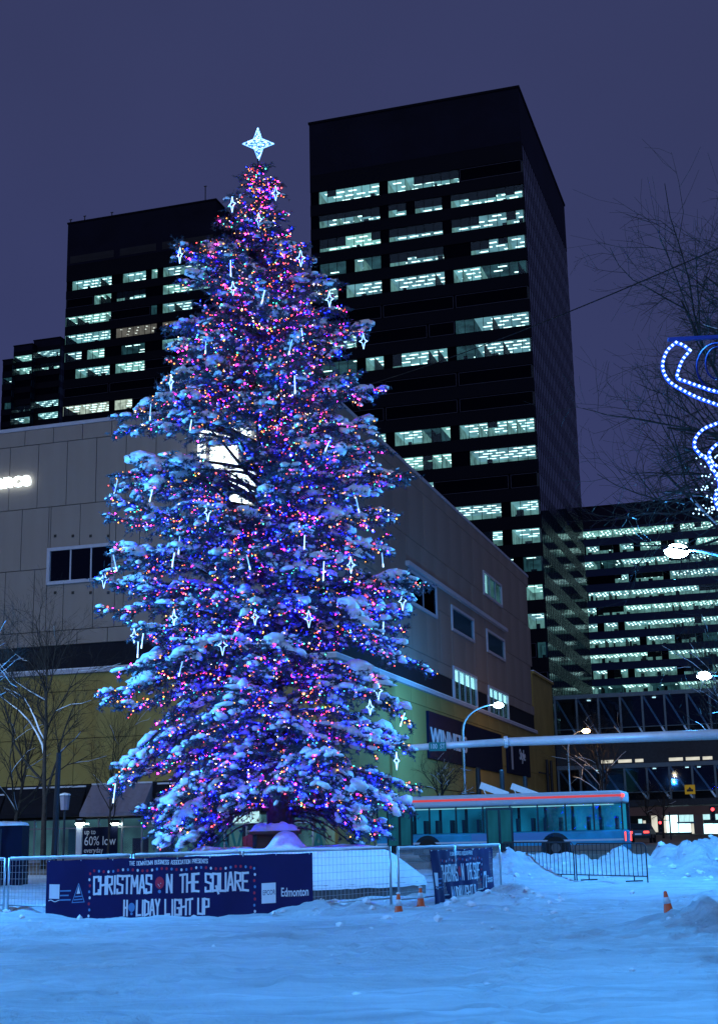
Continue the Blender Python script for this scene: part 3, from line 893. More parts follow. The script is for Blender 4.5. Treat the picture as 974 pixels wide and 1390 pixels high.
# navy sign panels on the long side
def sign_panel(px0, px1, ytl, ybl, m='navy_sign'):
    a, b = face(px0, ytl, BCORN, D2), face(px0, ybl, BCORN, D2)
    s1 = face(px1, (ytl + ybl) / 2, BCORN, D2)[0]
    o = MB().box(.15, .34, a[0], s1, b[1] - gB, a[1] - gB).build('sign_board', m, ST)
    return o, a[0], s1, b[1] - gB, a[1] - gB
sg, s0, s1, z0, z1 = sign_panel(575, 675, 965, 1029)
v, f = text_mesh('WINNERS', 1.0, .03, .78, bold=.012)
wl = v[:, 0].max()
t0 = face(578, 1000, BCORN, D2)[0]; t1 = face(627, 1003, BCORN, D2)[0]
zt = face(580, 987, BCORN, D2)[1] - gB; zb = face(580, 1011, BCORN, D2)[1] - gB
vv = np.stack([.37 - v[:, 1], t0 + v[:, 0] / wl * (t1 - t0), zb + (v[:, 2] / .72) * (zt - zb)], 1)
MB().add(vv, f).build('lettering', 'print_white', sg)
sg, s0, s1, z0, z1 = sign_panel(683, 714, 1000, 1049)
v, f = text_mesh('Style', 1.0, .02, 1.0)
vv = np.stack([.37 - v[:, 1], s0 + (s1 - s0) * .5 + v[:, 0] * 1.6, z0 + (z1 - z0) * .45 + v[:, 2] * 1.5], 1)
MB().add(vv, f).build('lettering', 'print_white', sg)
MB().box(.345, .36, s0 + 1.6, s0 + 2.4, z0 + .4, z1 - .4).build('poster_figure', 'bus_white', sg)
# bright sign boxes on the front, behind the tree
for (x0, y0, x1, y1) in ((274, 583, 297, 592), (309, 583, 322, 594), (330, 584, 342, 592), (288, 610, 324, 634), (312, 640, 347, 656), (311, 661, 347, 683), (272, 606, 280, 650), (362, 660, 369, 668), (364, 610, 368, 650)):
    a, b = face(x0, y0, BCORN, D1), face(x1, y1, BCORN, D1)
    MB().box(a[0], b[0], -.45, -.13, b[1] - gB, a[1] - gB).build('sign_box', 'sign_white', ST)
# lit letters at the left edge of the front
v, f = text_mesh('rance', 1.0, .06, 1.0, bold=.035)
a, b = face(-14, 664, BCORN, D1), face(45, 651, BCORN, D1)
sc_ = (b[0] - a[0]) / v[:, 0].max()
vv = np.stack([a[0] + v[:, 0] * sc_, -.30 + v[:, 1], face(20, 662, BCORN, D1)[1] - gB + v[:, 2] * sc_ * .95], 1)
MB().add(vv, f).build('lit_lettering', 'sign_white', ST)

# shop front under the ochre wall
SF = thing('shop_front', 'glazed shop front with dark and pale awnings under the ochre wall', 'shop front', (BCORN[0], BCORN[1], gB), -GA)
def fx(px, py): return face(px, py, BCORN, D1)
zsill = fx(130, 1166)[1] - gB
ztop = fx(130, 1111)[1] - gB
MB().box(-34, -.2, -.12, .08, ztop + .06, 5.4 - gB).build('fascia', 'canvas_dark', SF)
MB().box(-34, -.2, -.10, 2.9, .35, .5).build('shop_floor', 'joint', SF)
MB().box(-34, -.2, 2.9, 2.98, .5, ztop).build('back_wall', 'shop_light', SF)
MB().box(-34, -.2, .02, 2.9, ztop + .0, ztop + .05).build('shop_ceiling', 'joint', SF)
xpm = [-40, -14, 4, 27, 47, 79, 106, 134, 166, 193, 217, 245, 275, 305, 335, 365, 395, 425, 443]
for i in range(len(xpm) - 1):
    a, b = fx(xpm[i], 1140)[0], fx(xpm[i + 1], 1140)[0]
    cube('shop_pane', 'shop_pane', SF, a + .05, b - .05, -.03, -.005, .52, ztop - .62)
    cube('transom_pane', 'shop_pane', SF, a + .05, b - .05, -.03, -.005, ztop - .52, ztop - .03)
    cube('mullion', 'steel', SF, a - .045, a + .045, -.08, .02, .5, ztop)
    cube('transom', 'steel', SF, a + .046, b - .046, -.07, .015, ztop - .61, ztop - .53)
# goods and display walls behind the glass
for i, px in enumerate((12, 60, 92, 180, 215, 240, 290, 330, 380, 415)):
    a = fx(px, 1140)[0]
    cube('display', ['dark_interior', 'shop_light', 'teal_tarp', 'joint'][i % 4], SF, a - .4, a + .5, .8, 1.2, .5, 1.6 + (i * 37 % 11) / 9)
# lit white pier and the dark offer poster
a, b = fx(106, 1140)[0], fx(113, 1140)[0]
cube('pier', 'print_white', SF, a, b, -.28, -.085, .5, ztop)
a, b = fx(113.5, 1140)[0], fx(161, 1140)[0]
po = MB().box(a, b, -.16, -.12, fx(135, 1163)[1] - gB, fx(135, 1123)[1] - gB).build('poster', 'navy_sign', SF)
for s, py, hh in (('up to', 1133, .45), ('60% low', 1148, .78), ('everyday', 1158, .45)):
    v, f = text_mesh(s, 1.0, .004, .85)
    vv = np.stack([a + .12 + v[:, 0] * hh * .95, -.17 + v[:, 1], fx(115, py)[1] - gB + v[:, 2] * hh], 1)
    MB().add(vv, f).build('lettering', 'print_white', po)
MB().box(fx(113, 1140)[0], fx(190, 1140)[0], -.155, -.125, zsill - .12, zsill - .02).build('red_strip', 'bus_red', SF)
for px in (112, 158):
    a = fx(px, 1117)
    s_ = MB().box(a[0] - .28, a[0] + .28, -.42, -.12, a[1] - gB - .02, a[1] - gB + .16).build('downlight', 'dark_metal', SF)
    MB().box(a[0] - .26, a[0] + .26, -.435, -.20, a[1] - gB - .14, a[1] - gB - .025).build('lamp', 'spot_white', s_)
# bright panel and large letters in the windows behind the trunk
a, b = fx(318, 1118), fx(353, 1101)
MB().box(a[0], b[0], -.2, -.13, a[1] - gB, b[1] - gB).build('lit_panel', 'shop_bright', SF)
for s, px in (('A', 296), ('V', 314), ('A', 424)):
    v, f = text_mesh(s, 1.0, .004, .8, bold=.02)
    vv = np.stack([fx(px, 1150)[0] + v[:, 0] * 1.5, -.04 + v[:, 1] - .01, .6 + v[:, 2] * 1.9], 1)
    MB().add(vv, f).build('lettering', 'teal_tarp', SF)
# awnings: dark box awnings, one pale sloping canvas
def awning(px0, px1, zt, zb, out, m):
    a, b = fx(px0, 1090)[0], fx(px1, 1090)[0]
    k = MB(); poly = [(-.14, zt), (-out, zb), (-out, zb - .22), (-.14, zb - .22)]
    k.add([(a, y, z) for y, z in poly] + [(b, y, z) for y, z in poly], [(0, 1, 2, 3), (7, 6, 5, 4), (0, 4, 5, 1), (1, 5, 6, 2), (2, 6, 7, 3), (3, 7, 4, 0)])
    aw = k.build('awning', m, SF)
    MB().box(a, b, -.22, -.145, zt - .02, zt + .08).build('awning_snow', 'snow', aw)
    return aw
awning(-60, 8, 5.0 - gB, 3.75 - gB, 1.0, 'canvas_dark')
awning(12, 118, 5.35 - gB, 3.75 - gB, 1.0, 'canvas_dark')
awning(126, 208, 5.45 - gB, 3.7 - gB, 1.7, 'canvas_grey')
awning(215, 300, 5.35 - gB, 3.75 - gB, 1.0, 'canvas_dark')

# ------------------------------------------------------------------ two level glazed walkway over the side street
BRV = BV + az[0] + 1.0
PB = uv(BU, BRV, 0)
def fb(px, py): return face(px, py, PB, D1)
bl, br_ = fb(753, 1000)[0], fb(1090, 1000)[0]
gW = gb(PB[0], PB[1])
BR = thing('skywalk', 'dark two level glazed footbridge with steel trusses over the side street', 'footbridge', (PB[0], PB[1], 0), -GA)
zu0, zu1 = fb(770, 1001)[1], fb(770, 944)[1]
zl0, zl1 = fb(770, 1089)[1], fb(770, 1040)[1]
for (z0, z1, nm) in ((zu0, zu1, 'u'), (zl0, zl1, 'l')):
    MB().box(bl, br_, 0, 4.6, z1 - .45, z1).build('roof', 'bridge_frame', BR)
    MB().box(bl, br_, 0, 4.6, z0 - .7, z0).build('deck', 'dark_metal', BR)
    MB().box(bl, br_, 4.3, 4.5, z0 + .02, z1 - .47).build('rear_wall', 'dark_interior', BR)
    n = int((br_ - bl) / 2.45)
    for i in range(n + 1):
        x = bl + .15 + i * 2.45
        if x > br_ - .1: break
        cube('post', 'bridge_frame', BR, x - .11, x + .11, .05, .30, z0 + .01, z1 - .46)
        if i < n:
            m = MB(); m.bar((x + .12, .42, z1 - .5), (x + 2.3, .42, z0 + .1), .17, .2); m.build('diagonal', 'steel', BR)
            cube('glass_panel', 'bridge_pane', BR, x + .12, x + 2.32, .02, .045, z0 + .9, z1 - .5)
            cube('handrail', 'bridge_frame', BR, x + .12, x + 2.33, .08, .2, z0 + .8, z0 + .88)
            if rnd.random() < .55:
                lx = x + rnd.uniform(.4, 1.7)
                cube('ceiling_light', 'troffer', BR, lx, lx + .35, 1.8, 2.3, z1 - .56, z1 - .48)
MB().box(bl, br_, .3, 4.3, zl1 + .02, zu0 - .72).build('band', 'dark_metal', BR)
for px in range(815, 960, 23):
    a = fb(px, 1030)
    if rnd.random() < .75: cube('ceiling_light', 'cream_room', BR, a[0], a[0] + rnd.uniform(.6, 1.6), .24, .28, zl1 + .15, zl1 + .5)
a = fb(936, 1072)
ys_ = MB().box(a[0] - .55, a[0] + .55, -.12, -.04, a[1] - .5, a[1] + .5).build('height_sign', 'yellow_sign', BR)
MB().box(a[0] - .34, a[0] + .34, -.14, -.122, a[1] - .22, a[1] + .02).prism([(a[0] - .2, a[1] + .03), (a[0] + .2, a[1] + .03), (a[0], a[1] + .3)], -.14, -.123).build('sign_mark', 'dark_metal', ys_)

# low pink concrete building seen under the walkway
PV = BRV + 22.0
PP = uv(BU, PV, 0)
def fp(px, py): return face(px, py, PP, D1)
PO = thing('street_shop', 'low pink concrete shop with bright windows under the footbridge', 'shop', (PP[0], PP[1], 0), -GA)
pl, pr = fp(800, 1100)[0], fp(1080, 1100)[0]
zg = gb(PP[0], PP[1]) - .1
zw0, zw1, zf = fp(930, 1134)[1], fp(930, 1106)[1], fp(930, 1080)[1]
MB().box(pl, pr, 0, .6, zw1, zf + 3).build('fascia', 'pink_concrete', PO)
MB().box(pl, pr, 2.2, 2.4, zg, zw1).build('back_wall', 'dark_interior', PO)
MB().box(pl, pr, 0, .5, zg, zw0).build('plinth', 'pink_concrete', PO)
for (x0, x1, y0, y1, m) in ((884, 893, 1106, 1130, 'cream_room'), (900, 903, 1108, 1131, 'cream_room'), (904, 918, 1104, 1131, 'window_white'), (921, 927, 1106, 1116, 'shop_bright'), (928, 934, 1106, 1116, 'shop_bright'), (935, 942, 1106, 1116, 'shop_bright'),
                            (921, 928, 1118, 1132, 'window_white'), (929, 936, 1118, 1132, 'window_white'), (937, 942, 1118, 1132, 'cream_room'), (952, 966, 1105, 1113, 'shop_bright'), (967, 976, 1105, 1113, 'shop_bright'),
                            (953, 966, 1118, 1132, 'window_white'), (967, 980, 1118, 1132, 'window_white'), (866, 870, 1112, 1128, 'shop_bright'), (872, 875, 1114, 1128, 'cream_room'), (984, 1000, 1105, 1132, 'window_white'), (1004, 1020, 1105, 1132, 'cream_room')):
    a, b = fp(x0, y1), fp(x1, y0)
    cube('window', m, PO, a[0], b[0], .6, .7, max(a[1], zw0 + .02), min(b[1], zw1 - .02))
for px in (944, 950, 981, 895):
    a = fp(px, 1110)[0]
    cube('column', 'pink_concrete', PO, a - .3, a + .3, -.15, .45, zg, zw1 - .01)
a, b = fp(919, 1117)[0], fp(943, 1117)[0]
cube('canopy', 'print_blue', PO, a, b, -.9, -.16, fp(930, 1118)[1], fp(930, 1116)[1])
MB().box(fp(866, 1130)[0], fp(941, 1130)[0], -3.2, -2.9, zg, fp(900, 1131)[1]).build('low_wall', 'concrete', PO)

# ------------------------------------------------------------------ street lamps (pole, arm, head, lens and the lamp's own light)
def street_lamp(label, head, pole_xy, lens, col, watts, rpole=.09, group='street lamps around the square'):
    hx, hy, hz = head
    px_, py_ = pole_xy
    g = gh(px_, py_) - .05
    L = thing('street_lamp', label, 'street lamp', (px_, py_, g), 0, group)
    d = np.array([hx - px_, hy - py_]); D = np.linalg.norm(d); d /= D
    pts = [(0, 0, 0), (0, 0, (hz - g) * .45), (0, 0, hz - g - 1.7)]
    for t in np.linspace(.15, 1, 8):
        a = t * PI / 2
        pts.append((d[0] * (D - .25) * (1 - math.cos(a)), d[1] * (D - .25) * (1 - math.cos(a)), hz - g - 1.7 + 1.72 * math.sin(a)))
    MB().tube(pts, np.linspace(rpole, rpole * .45, len(pts)), 10).build('pole', 'steel', L, smooth=True)
    MB().lathe([(rpole * 1.9, 0), (rpole * 1.9, .25), (rpole * 1.2, .4)], 12).build('base', 'dark_metal', L)
    an = math.atan2(d[1], d[0])
    v = ICO2[0] * np.array([.42, .17, .10]); v[:, 2] = np.maximum(v[:, 2], -.03)
    R_ = np.array([[math.cos(an), -math.sin(an), 0], [math.sin(an), math.cos(an), 0], [0, 0, 1]])
    hd = MB().add(v @ R_.T + np.array([hx - px_, hy - py_, hz - g + .03]), ICO2[1]).build('lamp_head', 'dark_metal', L, smooth=True)
    v = ICO3[0] * np.array([.36, .22, .20])
    MB().add(v @ R_.T + np.array([hx - px_, hy - py_, hz - g - .02]), ICO3[1]).build('lens', lens, hd, smooth=True)
    ld = bpy.data.lights.new('lamp_light', 'POINT')
    ld.energy = watts; ld.color = col; ld.shadow_soft_size = .16
    lo = bpy.data.objects.new('lamp_light', ld); COL.objects.link(lo); lo.parent = L
    lo.location = (hx - px_, hy - py_, hz - g - .32)
    return L
BLUE = (0.05, 0.38, 1.0)
L1, L2, L3, O1 = at(676, 957, 95.0), at(918, 747, 38.0), at(955, 917, 66.0), at(795, 992, 118.0)
p1 = at(628, 1000, 95.0)
street_lamp('blue white street lamp on a curved arm before the long store wall', L1, (p1[0], p1[1]), 'lamp_blue', BLUE, 5000)
street_lamp('blue white street lamp high right of the wide office slab', L2, (L2[0] + 2.6, L2[1] + .4), 'lamp_blue', BLUE, 9000)
street_lamp('blue white street lamp low at the right edge beside frosted twigs', L3, (L3[0] + 2.6, L3[1] + .4), 'lamp_blue', BLUE, 5000)
p1 = at(770, 1010, 118.0)
street_lamp('amber street lamp glowing in front of the footbridge', O1, (p1[0], p1[1]), 'lamp_amber', (1.0, .55, .22), 420)
# unseen lamps past the frame for snow and spruce; kerb lamp added for store
street_lamp('near street lamp post that carries the blue scroll decoration', (1.6, 10.6, 9.3), (3.9, 11.0), 'lamp_blue', BLUE, 6200)
street_lamp('street lamp left of the square beyond the frame', (-12.5, 30.0, 9.3), (-15.1, 30.0), 'lamp_blue', BLUE, 12500)
street_lamp('unseen street lamp added left of the frame to light the store front', (-22.5, 60.0, 9.3), (-25.0, 60.5), 'lamp_blue', (.35, .62, 1.0), 5200)

# ------------------------------------------------------------------ blue scroll decoration on the near lamp post
DC = thing('scroll_decoration', 'blue rope light scroll decoration hanging at the right edge', 'light decoration', (3.9, 11.0, 0), 0)
def dz(px, py): return at(px, py, 11.0)
def smooth_px(pts, n=10):
    pts = np.array(pts, float); out = []
    for i in range(len(pts) - 1):
        p0, p1, p2, p3 = pts[max(i - 1, 0)], pts[i], pts[i + 1], pts[min(i + 2, len(pts) - 1)]
        for t in np.arange(n) / n:
            out.append(.5 * (2 * p1 + (p2 - p0) * t + (2 * p0 - 5 * p1 + 4 * p2 - p3) * t * t + (3 * p1 - p0 - 3 * p2 + p3) * t ** 3))
    out.append(pts[-1])
    return np.array(out)
ropes = [[(917, 465), (905, 476), (899, 492), (900, 505), (908, 518), (921, 527), (940, 537), (960, 545), (985, 552), (1020, 552)],
         [(917, 465), (927, 469), (936, 476)], [(936, 476), (926, 488), (920, 503), (919, 513), (930, 518), (950, 525), (974, 532), (1010, 534)],
         [(1000, 560), (974, 574), (955, 582), (944, 594), (942, 606), (948, 615), (958, 623), (964, 633), (972, 646), (976, 660), (970, 676), (976, 692), (990, 700)],
         [(1000, 588), (976, 601), (966, 609), (962, 617), (968, 630), (980, 636)]]
bl_ = MB(); rb = []
for i, r_ in enumerate(ropes):
    c = smooth_px(r_, 8)
    w = np.array([dz(x, y) for x, y in c])
    rb.append(MB().tube(w, .014, 6).build('rope_tube', 'rope_blue', DC, smooth=True, world=True))
    seg = np.r_[0, np.cumsum(np.linalg.norm(np.diff(w, axis=0), axis=1))]
    for s in np.arange(0, seg[-1], .042):
        p = [np.interp(s, seg, w[:, j]) for j in range(3)]
        bl_.ball(np.array(p) + [0, -.012, 0], (.0145, .012, .0145), OCT)
for _ in range(55):
    px_, py_ = rnd.gauss(962, 9), rnd.uniform(615, 700)
    bl_.ball(dz(px_ + (690 - py_) * -.05, py_) + [0, rnd.uniform(-.1, .1), 0], .0075, OCT)
for _ in range(20):
    bl_.ball(dz(rnd.uniform(940, 1000), 692 + rnd.uniform(-6, 10)), .008, OCT)
bo = bl_.build('rope_bulbs', 'rope_bulb', DC, world=True); bo['kind'] = 'stuff'
fr = MB()
fr.bar(dz(906, 461), (3.9, 11.0, dz(1100, 450)[2]), .03, .03); fr.build('bracket', 'scroll_metal', DC, world=True)
ring = [dz(975 + 28 * math.cos(a), 495 + 32 * math.sin(a)) + [0, .05, 0] for a in np.linspace(0, 2 * PI, 25)]
MB().tube(ring, .009, 5).build('inner_ring', 'scroll_metal', DC, world=True)
MB().tube([dz(975 + 16 * math.cos(a), 490 + 22 * math.sin(a)) + [0, .05, 0] for a in np.linspace(0, 2 * PI, 25)], .008, 5).build('inner_ring', 'scroll_metal', DC, world=True)

# ------------------------------------------------------------------ overhead cable from the store roof corner across the square
ca, cb = np.array([BCORN[0] + .3, BCORN[1] + .5, 29.3]), at(1150, 258, 34.0)
pts = [ca + (cb - ca) * t + np.array([0, 0, -0.5 * 4 * t * (1 - t)]) for t in np.linspace(0, 1, 24)]
cbl = MB().tube(pts, .024, 5).build('overhead_cable', 'rubber')
tag(cbl, 'thin dark overhead cable crossing the sky right of the tall tower', 'cable')

# ------------------------------------------------------------------ signal mast with long white arm
MY = 60.0
mp = at(1090, 1000, MY)
MA = thing('signal_mast', 'long white signal mast arm across the avenue carrying a street name sign', 'signal mast', (mp[0], mp[1], gh(mp[0], mp[1])), 0)
la, lb_, lc = at(552, 1015.5, MY), at(686, 1007.5, MY), at(1090, 993, MY)
MB().tube([la, lb_], [.135, .165], 10).build('arm', 'white_pole', MA, smooth=True, world=True)
MB().tube([lb_ + (lc - lb_) * .002, lc], [.185, .25], 10).build('arm', 'white_pole', MA, smooth=True, world=True)
MB().tube([lb_ - (lc - lb_) * .006, lb_ + (lc - lb_) * .006], [.25, .25], 12).build('flange', 'white_pole', MA, world=True)
MB().tube([(mp[0], mp[1], gh(mp[0], mp[1])), (mp[0], mp[1], lc[2] + .6)], [.24, .20], 12).build('pole', 'white_pole', MA, smooth=True, world=True)
a, b = at(582, 1020, MY - .3), at(605, 1007.5, MY - .3)
sn = MB().box(a[0], b[0], a[1] - .02, a[1] + .02, a[2], b[2]).build('street_sign', 'green_sign', MA, world=True)
v, f = text_mesh('100  ST', 1.0, .004, .85)
sc_ = (b[0] - a[0]) * .86 / v[:, 0].max()
vv = np.stack([a[0] + .05 + v[:, 0] * sc_, a[1] - .028 + v[:, 1], a[2] + .1 + v[:, 2] * sc_ * 1.25], 1)
inv = np.array(MA.matrix_basis.inverted()); vv = vv + inv[:3, 3]
MB().add(vv, f).build('lettering', 'print_white', sn)

# ------------------------------------------------------------------ traffic signals across the junction
def signal(px, py, Y, label, side=.9):
    h = at(px, py, Y); bx_ = h[0] + side
    g = gb(bx_, Y)
    S = thing('traffic_signal', label, 'traffic signal', (bx_, Y, g), 0, 'red traffic signals by the side street')
    MB().tube([(0, 0, 0), (0, 0, h[2] - g + .9)], .07, 8).build('pole', 'dark_metal', S)
    MB().bar((0, 0, h[2] - g + .2), (-side + .16, 0, h[2] - g + .2), .06).build('bracket', 'dark_metal', S)
    hd = MB().box(-side - .17, -side + .17, -.12, .12, h[2] - g - .85, h[2] - g + .25).build('signal_head', 'dark_metal', S)
    for k in range(3):
        zc = h[2] - g - .34 * k
        MB().add(ICO2[0] * [.125, .05, .125] + [-side, -.13, zc], ICO2[1]).build('lamp', 'signal_red' if k == 0 else 'dark_interior', hd)
        vis = [( -side + .15 * math.cos(t), y, zc + .15 * math.sin(t)) for y in (-.12, -.28) for t in np.linspace(0, PI, 9)]
        MB().add(vis, [(i, i + 1, i + 10, i + 9) for i in range(8)]).build('visor', 'dark_metal', hd)
signal(966, 1099, 105.0, 'red traffic signal at the right edge under the footbridge')
signal(895, 1117, 128.0, 'red traffic signal beside bare trunks left of the pink shop')

# posts with floodlight brackets along the long wall
for px, yt, Y, lab in ((648, 1042, 90.0, 'dark post nearest the store sign, in front of the long wall'), (680.5, 1045, 97.0, 'dark post in front of the two sign panels, middle of three'), (712, 1054, 104.0, 'dark post in front of the smaller sign panel, rightmost of three')):
    p = at(px, yt, Y); g = gb(p[0], p[1])
    S = thing('bollard_post', lab, 'post', (p[0], p[1], g), 0, 'dark posts beside the long wall')
    MB().lathe([(.16, 0), (.16, p[2] - g - .1), (.12, p[2] - g)], 10).build('shaft', 'dark_metal', S)
    MB().lathe([(.24, 0), (.24, .12), (.17, .2)], 10).build('base', 'dark_metal', S)
for px, Y, lab in ((669, 86.0, 'pale folding bracket stand before the middle dark post'), (710, 92.0, 'pale folding bracket stand before the rightmost dark post')):
    p = at(px, 1083, Y); g = gb(p[0], p[1])
    S = thing('bracket_stand', lab, 'stand', (p[0], p[1], g), 0, 'pale bracket stands at the bus stop')
    h = p[2] - g
    MB().bar((-.35, 0, 0), (-.35, 0, h + .1), .07).build('leg', 'white_pole', S)
    MB().bar((.45, 0, 0), (.45, 0, h + .1), .07).build('leg', 'white_pole', S)
    MB().bar((-.75, 0, h + .75), (.9, 0, h + .12), .09, .4).build('top_board', 'white_pole', S)
    MB().bar((-.35, .05, h), (-.62, .05, h + .62), .06).build('strut', 'white_pole', S)

# ------------------------------------------------------------------ fence panels with banners
FH = {}
G0, G1 = on_ground(8, 1243), on_ground(533, 1237)
dF = (G1 - G0); dF[2] = 0; LF = np.linalg.norm(dF); dF /= LF
zF0, zF1 = at(8, 1167, G0[1])[2], at(533, 1151.5, G1[1])[2]
H0, H1 = on_ground(541, 1238), on_ground(680, 1210)
dH = (H1 - H0); dH[2] = 0; LH = np.linalg.norm(dH); dH /= LH
zH0, zH1 = at(541, 1152.5, H0[1])[2], at(680, 1147.5, H1[1])[2]
def fence_panel(label, O, d, s0, s1, za, zb):
    """O start of line, panel between distances s0, s1, rail heights za zb"""
    p0, p1 = O + d * s0, O + d * s1
    g0, g1 = gh(p0[0], p0[1]) - .08, gh(p1[0], p1[1]) - .08
    S = thing('fence_panel', label, 'fence panel', (p0[0], p0[1], g0), 0, 'steel mesh fence panels round the planter')
    P = lambda s, z: (p0[0] + d[0] * s, p0[1] + d[1] * s, z)
    Lp = s1 - s0
    for s, zt, gg in ((.0, za, g0), (Lp, zb, g1)):
        MB().tube([P(s, gg), P(s, zt + .03)], .024, 8).build('post', 'steel', S, smooth=True, world=True)
    MB().tube([P(0, za), P(Lp, zb)], .022, 8).build('top_rail', 'steel', S, smooth=True, world=True)
    lowa, lowb = g0 + .22, g1 + .22
    MB().tube([P(0, lowa), P(Lp, lowb)], .016, 6).build('bottom_rail', 'steel', S, smooth=True, world=True)
    w = MB()
    n = int(Lp / .075)
    for i in range(1, n):
        s = Lp * i / n; t = i / n
        w.bar(P(s, lowa + (lowb - lowa) * t), P(s, za + (zb - za) * t), .006, .006, up=(0, 1, 0))
    for k in range(1, 7):
        t = k / 7
        w.bar(P(0, lowa + (za - lowa) * t), P(Lp, lowb + (zb - lowb) * t), .006)
    w.build('wire_mesh', 'steel', S, world=True)['kind'] = 'stuff'
    sn_ = MB(); ss = np.linspace(.03, Lp - .03, 20)
    sn_.tube([P(s, za + (zb - za) * s / Lp + .024) for s in ss], [.022 + .010 * rnd.random() for _ in ss], 6)
    sn_.build('rail_snow', 'snow', S, smooth=True, world=True)
    return S
zr_ = lambda s: zF0 + (zF1 - zF0) * s / LF
sp = [-2.9, -.02]
fence_panel('steel mesh fence panel leaving the picture at the left edge', G0, dF, -2.9, -.06, zr_(-2.9), zr_(0))
cuts = [0, LF * .335, LF * .62, LF]
labs = ['mesh fence panel behind the logo end of the large banner', 'mesh fence panel behind the middle of the large banner', 'mesh fence panel right of the large banner, before the planter']
for i in range(3):
    fence_panel(labs[i], G0, dF, cuts[i] + .03, cuts[i + 1] - .03, zr_(cuts[i]), zr_(cuts[i + 1]))
zrh = lambda s: zH0 + (zH1 - zH0) * s / LH
fence_panel('mesh fence panel at the corner carrying the left half of the creased banner', H0, dH, .03, LH * .5 - .03, zrh(0), zrh(LH * .5))
fence_panel('mesh fence panel at the far end of the creased banner beside the barricade', H0, dH, LH * .5 + .03, LH, zrh(LH * .5), zrh(LH))

GLY = {'A': [(0, 0, .42, 1), (.42, 1, .58, 1), (.58, 1, 1, 0), (.2, .34, .8, .34)], 'B': [(0, 0, 0, 1), (0, 1, .8, .95), (.8, .95, .8, .6), (.8, .6, 0, .52), (.8, .55, 1, .4), (1, .4, .9, 0), (.9, 0, 0, 0)],
       'C': [(1, .75, .95, 1), (.95, 1, 0, .97), (0, 1, .05, 0), (.05, 0, 1, .05), (1, 0, 1, .25)], 'D': [(0, 0, 0, 1), (0, 1, .9, .85), (.95, .88, .95, .15), (.95, .12, 0, 0)],
       'E': [(0, 0, 0, 1), (0, .97, 1, 1), (0, .52, .8, .52), (0, .03, 1, 0)], 'G': [(1, .75, .95, 1), (.95, .97, 0, 1), (.03, 1, .03, 0), (.03, .03, 1, 0), (1, 0, 1, .45), (1, .45, .55, .45)],
       'H': [(0, 0, 0, 1), (1, 0, 1, 1), (0, .5, 1, .54)], 'I': [(.5, 0, .5, 1)], 'L': [(0, 0, 0, 1), (0, .03, .95, .05)], 'M': [(0, 0, .08, 1), (.08, 1, .5, .4), (.5, .4, .92, 1), (.92, 1, 1, 0)],
       'N': [(0, 0, 0, 1), (0, 1, 1, 0), (1, 0, 1, 1)], 'O': [(0, 0, 0, 1), (0, 1, 1, .97), (1, 1, 1, 0), (1, .03, 0, 0)], 'P': [(0, 0, 0, 1), (0, 1, .95, .95), (.95, .98, .95, .5), (.95, .5, 0, .45)],
       'Q': [(0, 0, 0, 1), (0, 1, 1, .97), (1, 1, 1, .1), (1, .05, 0, .05), (.6, .3, 1.05, -.12)], 'R': [(0, 0, 0, 1), (0, 1, .95, .95), (.95, .98, .95, .55), (.95, .55, 0, .48), (.35, .48, 1, 0)],
       'S': [(1, .78, 1, .97), (1, .97, 0, 1), (0, 1, .03, .58), (.03, .55, 1, .45), (1, .45, .97, 0), (1, .03, 0, 0), (0, 0, 0, .22)], 'T': [(-.05, .97, 1.05, 1), (.5, 0, .5, 1)], 'U': [(0, 0, 0, 1), (0, .03, 1, 0), (1, 0, 1, 1)],
       'W': [(0, 1, .2, 0), (.2, 0, .5, .6), (.5, .6, .8, 0), (.8, 0, 1, 1)], 'Y': [(0, 1, .5, .5), (1, 1, .5, .5), (.5, .5, .5, 0)]}
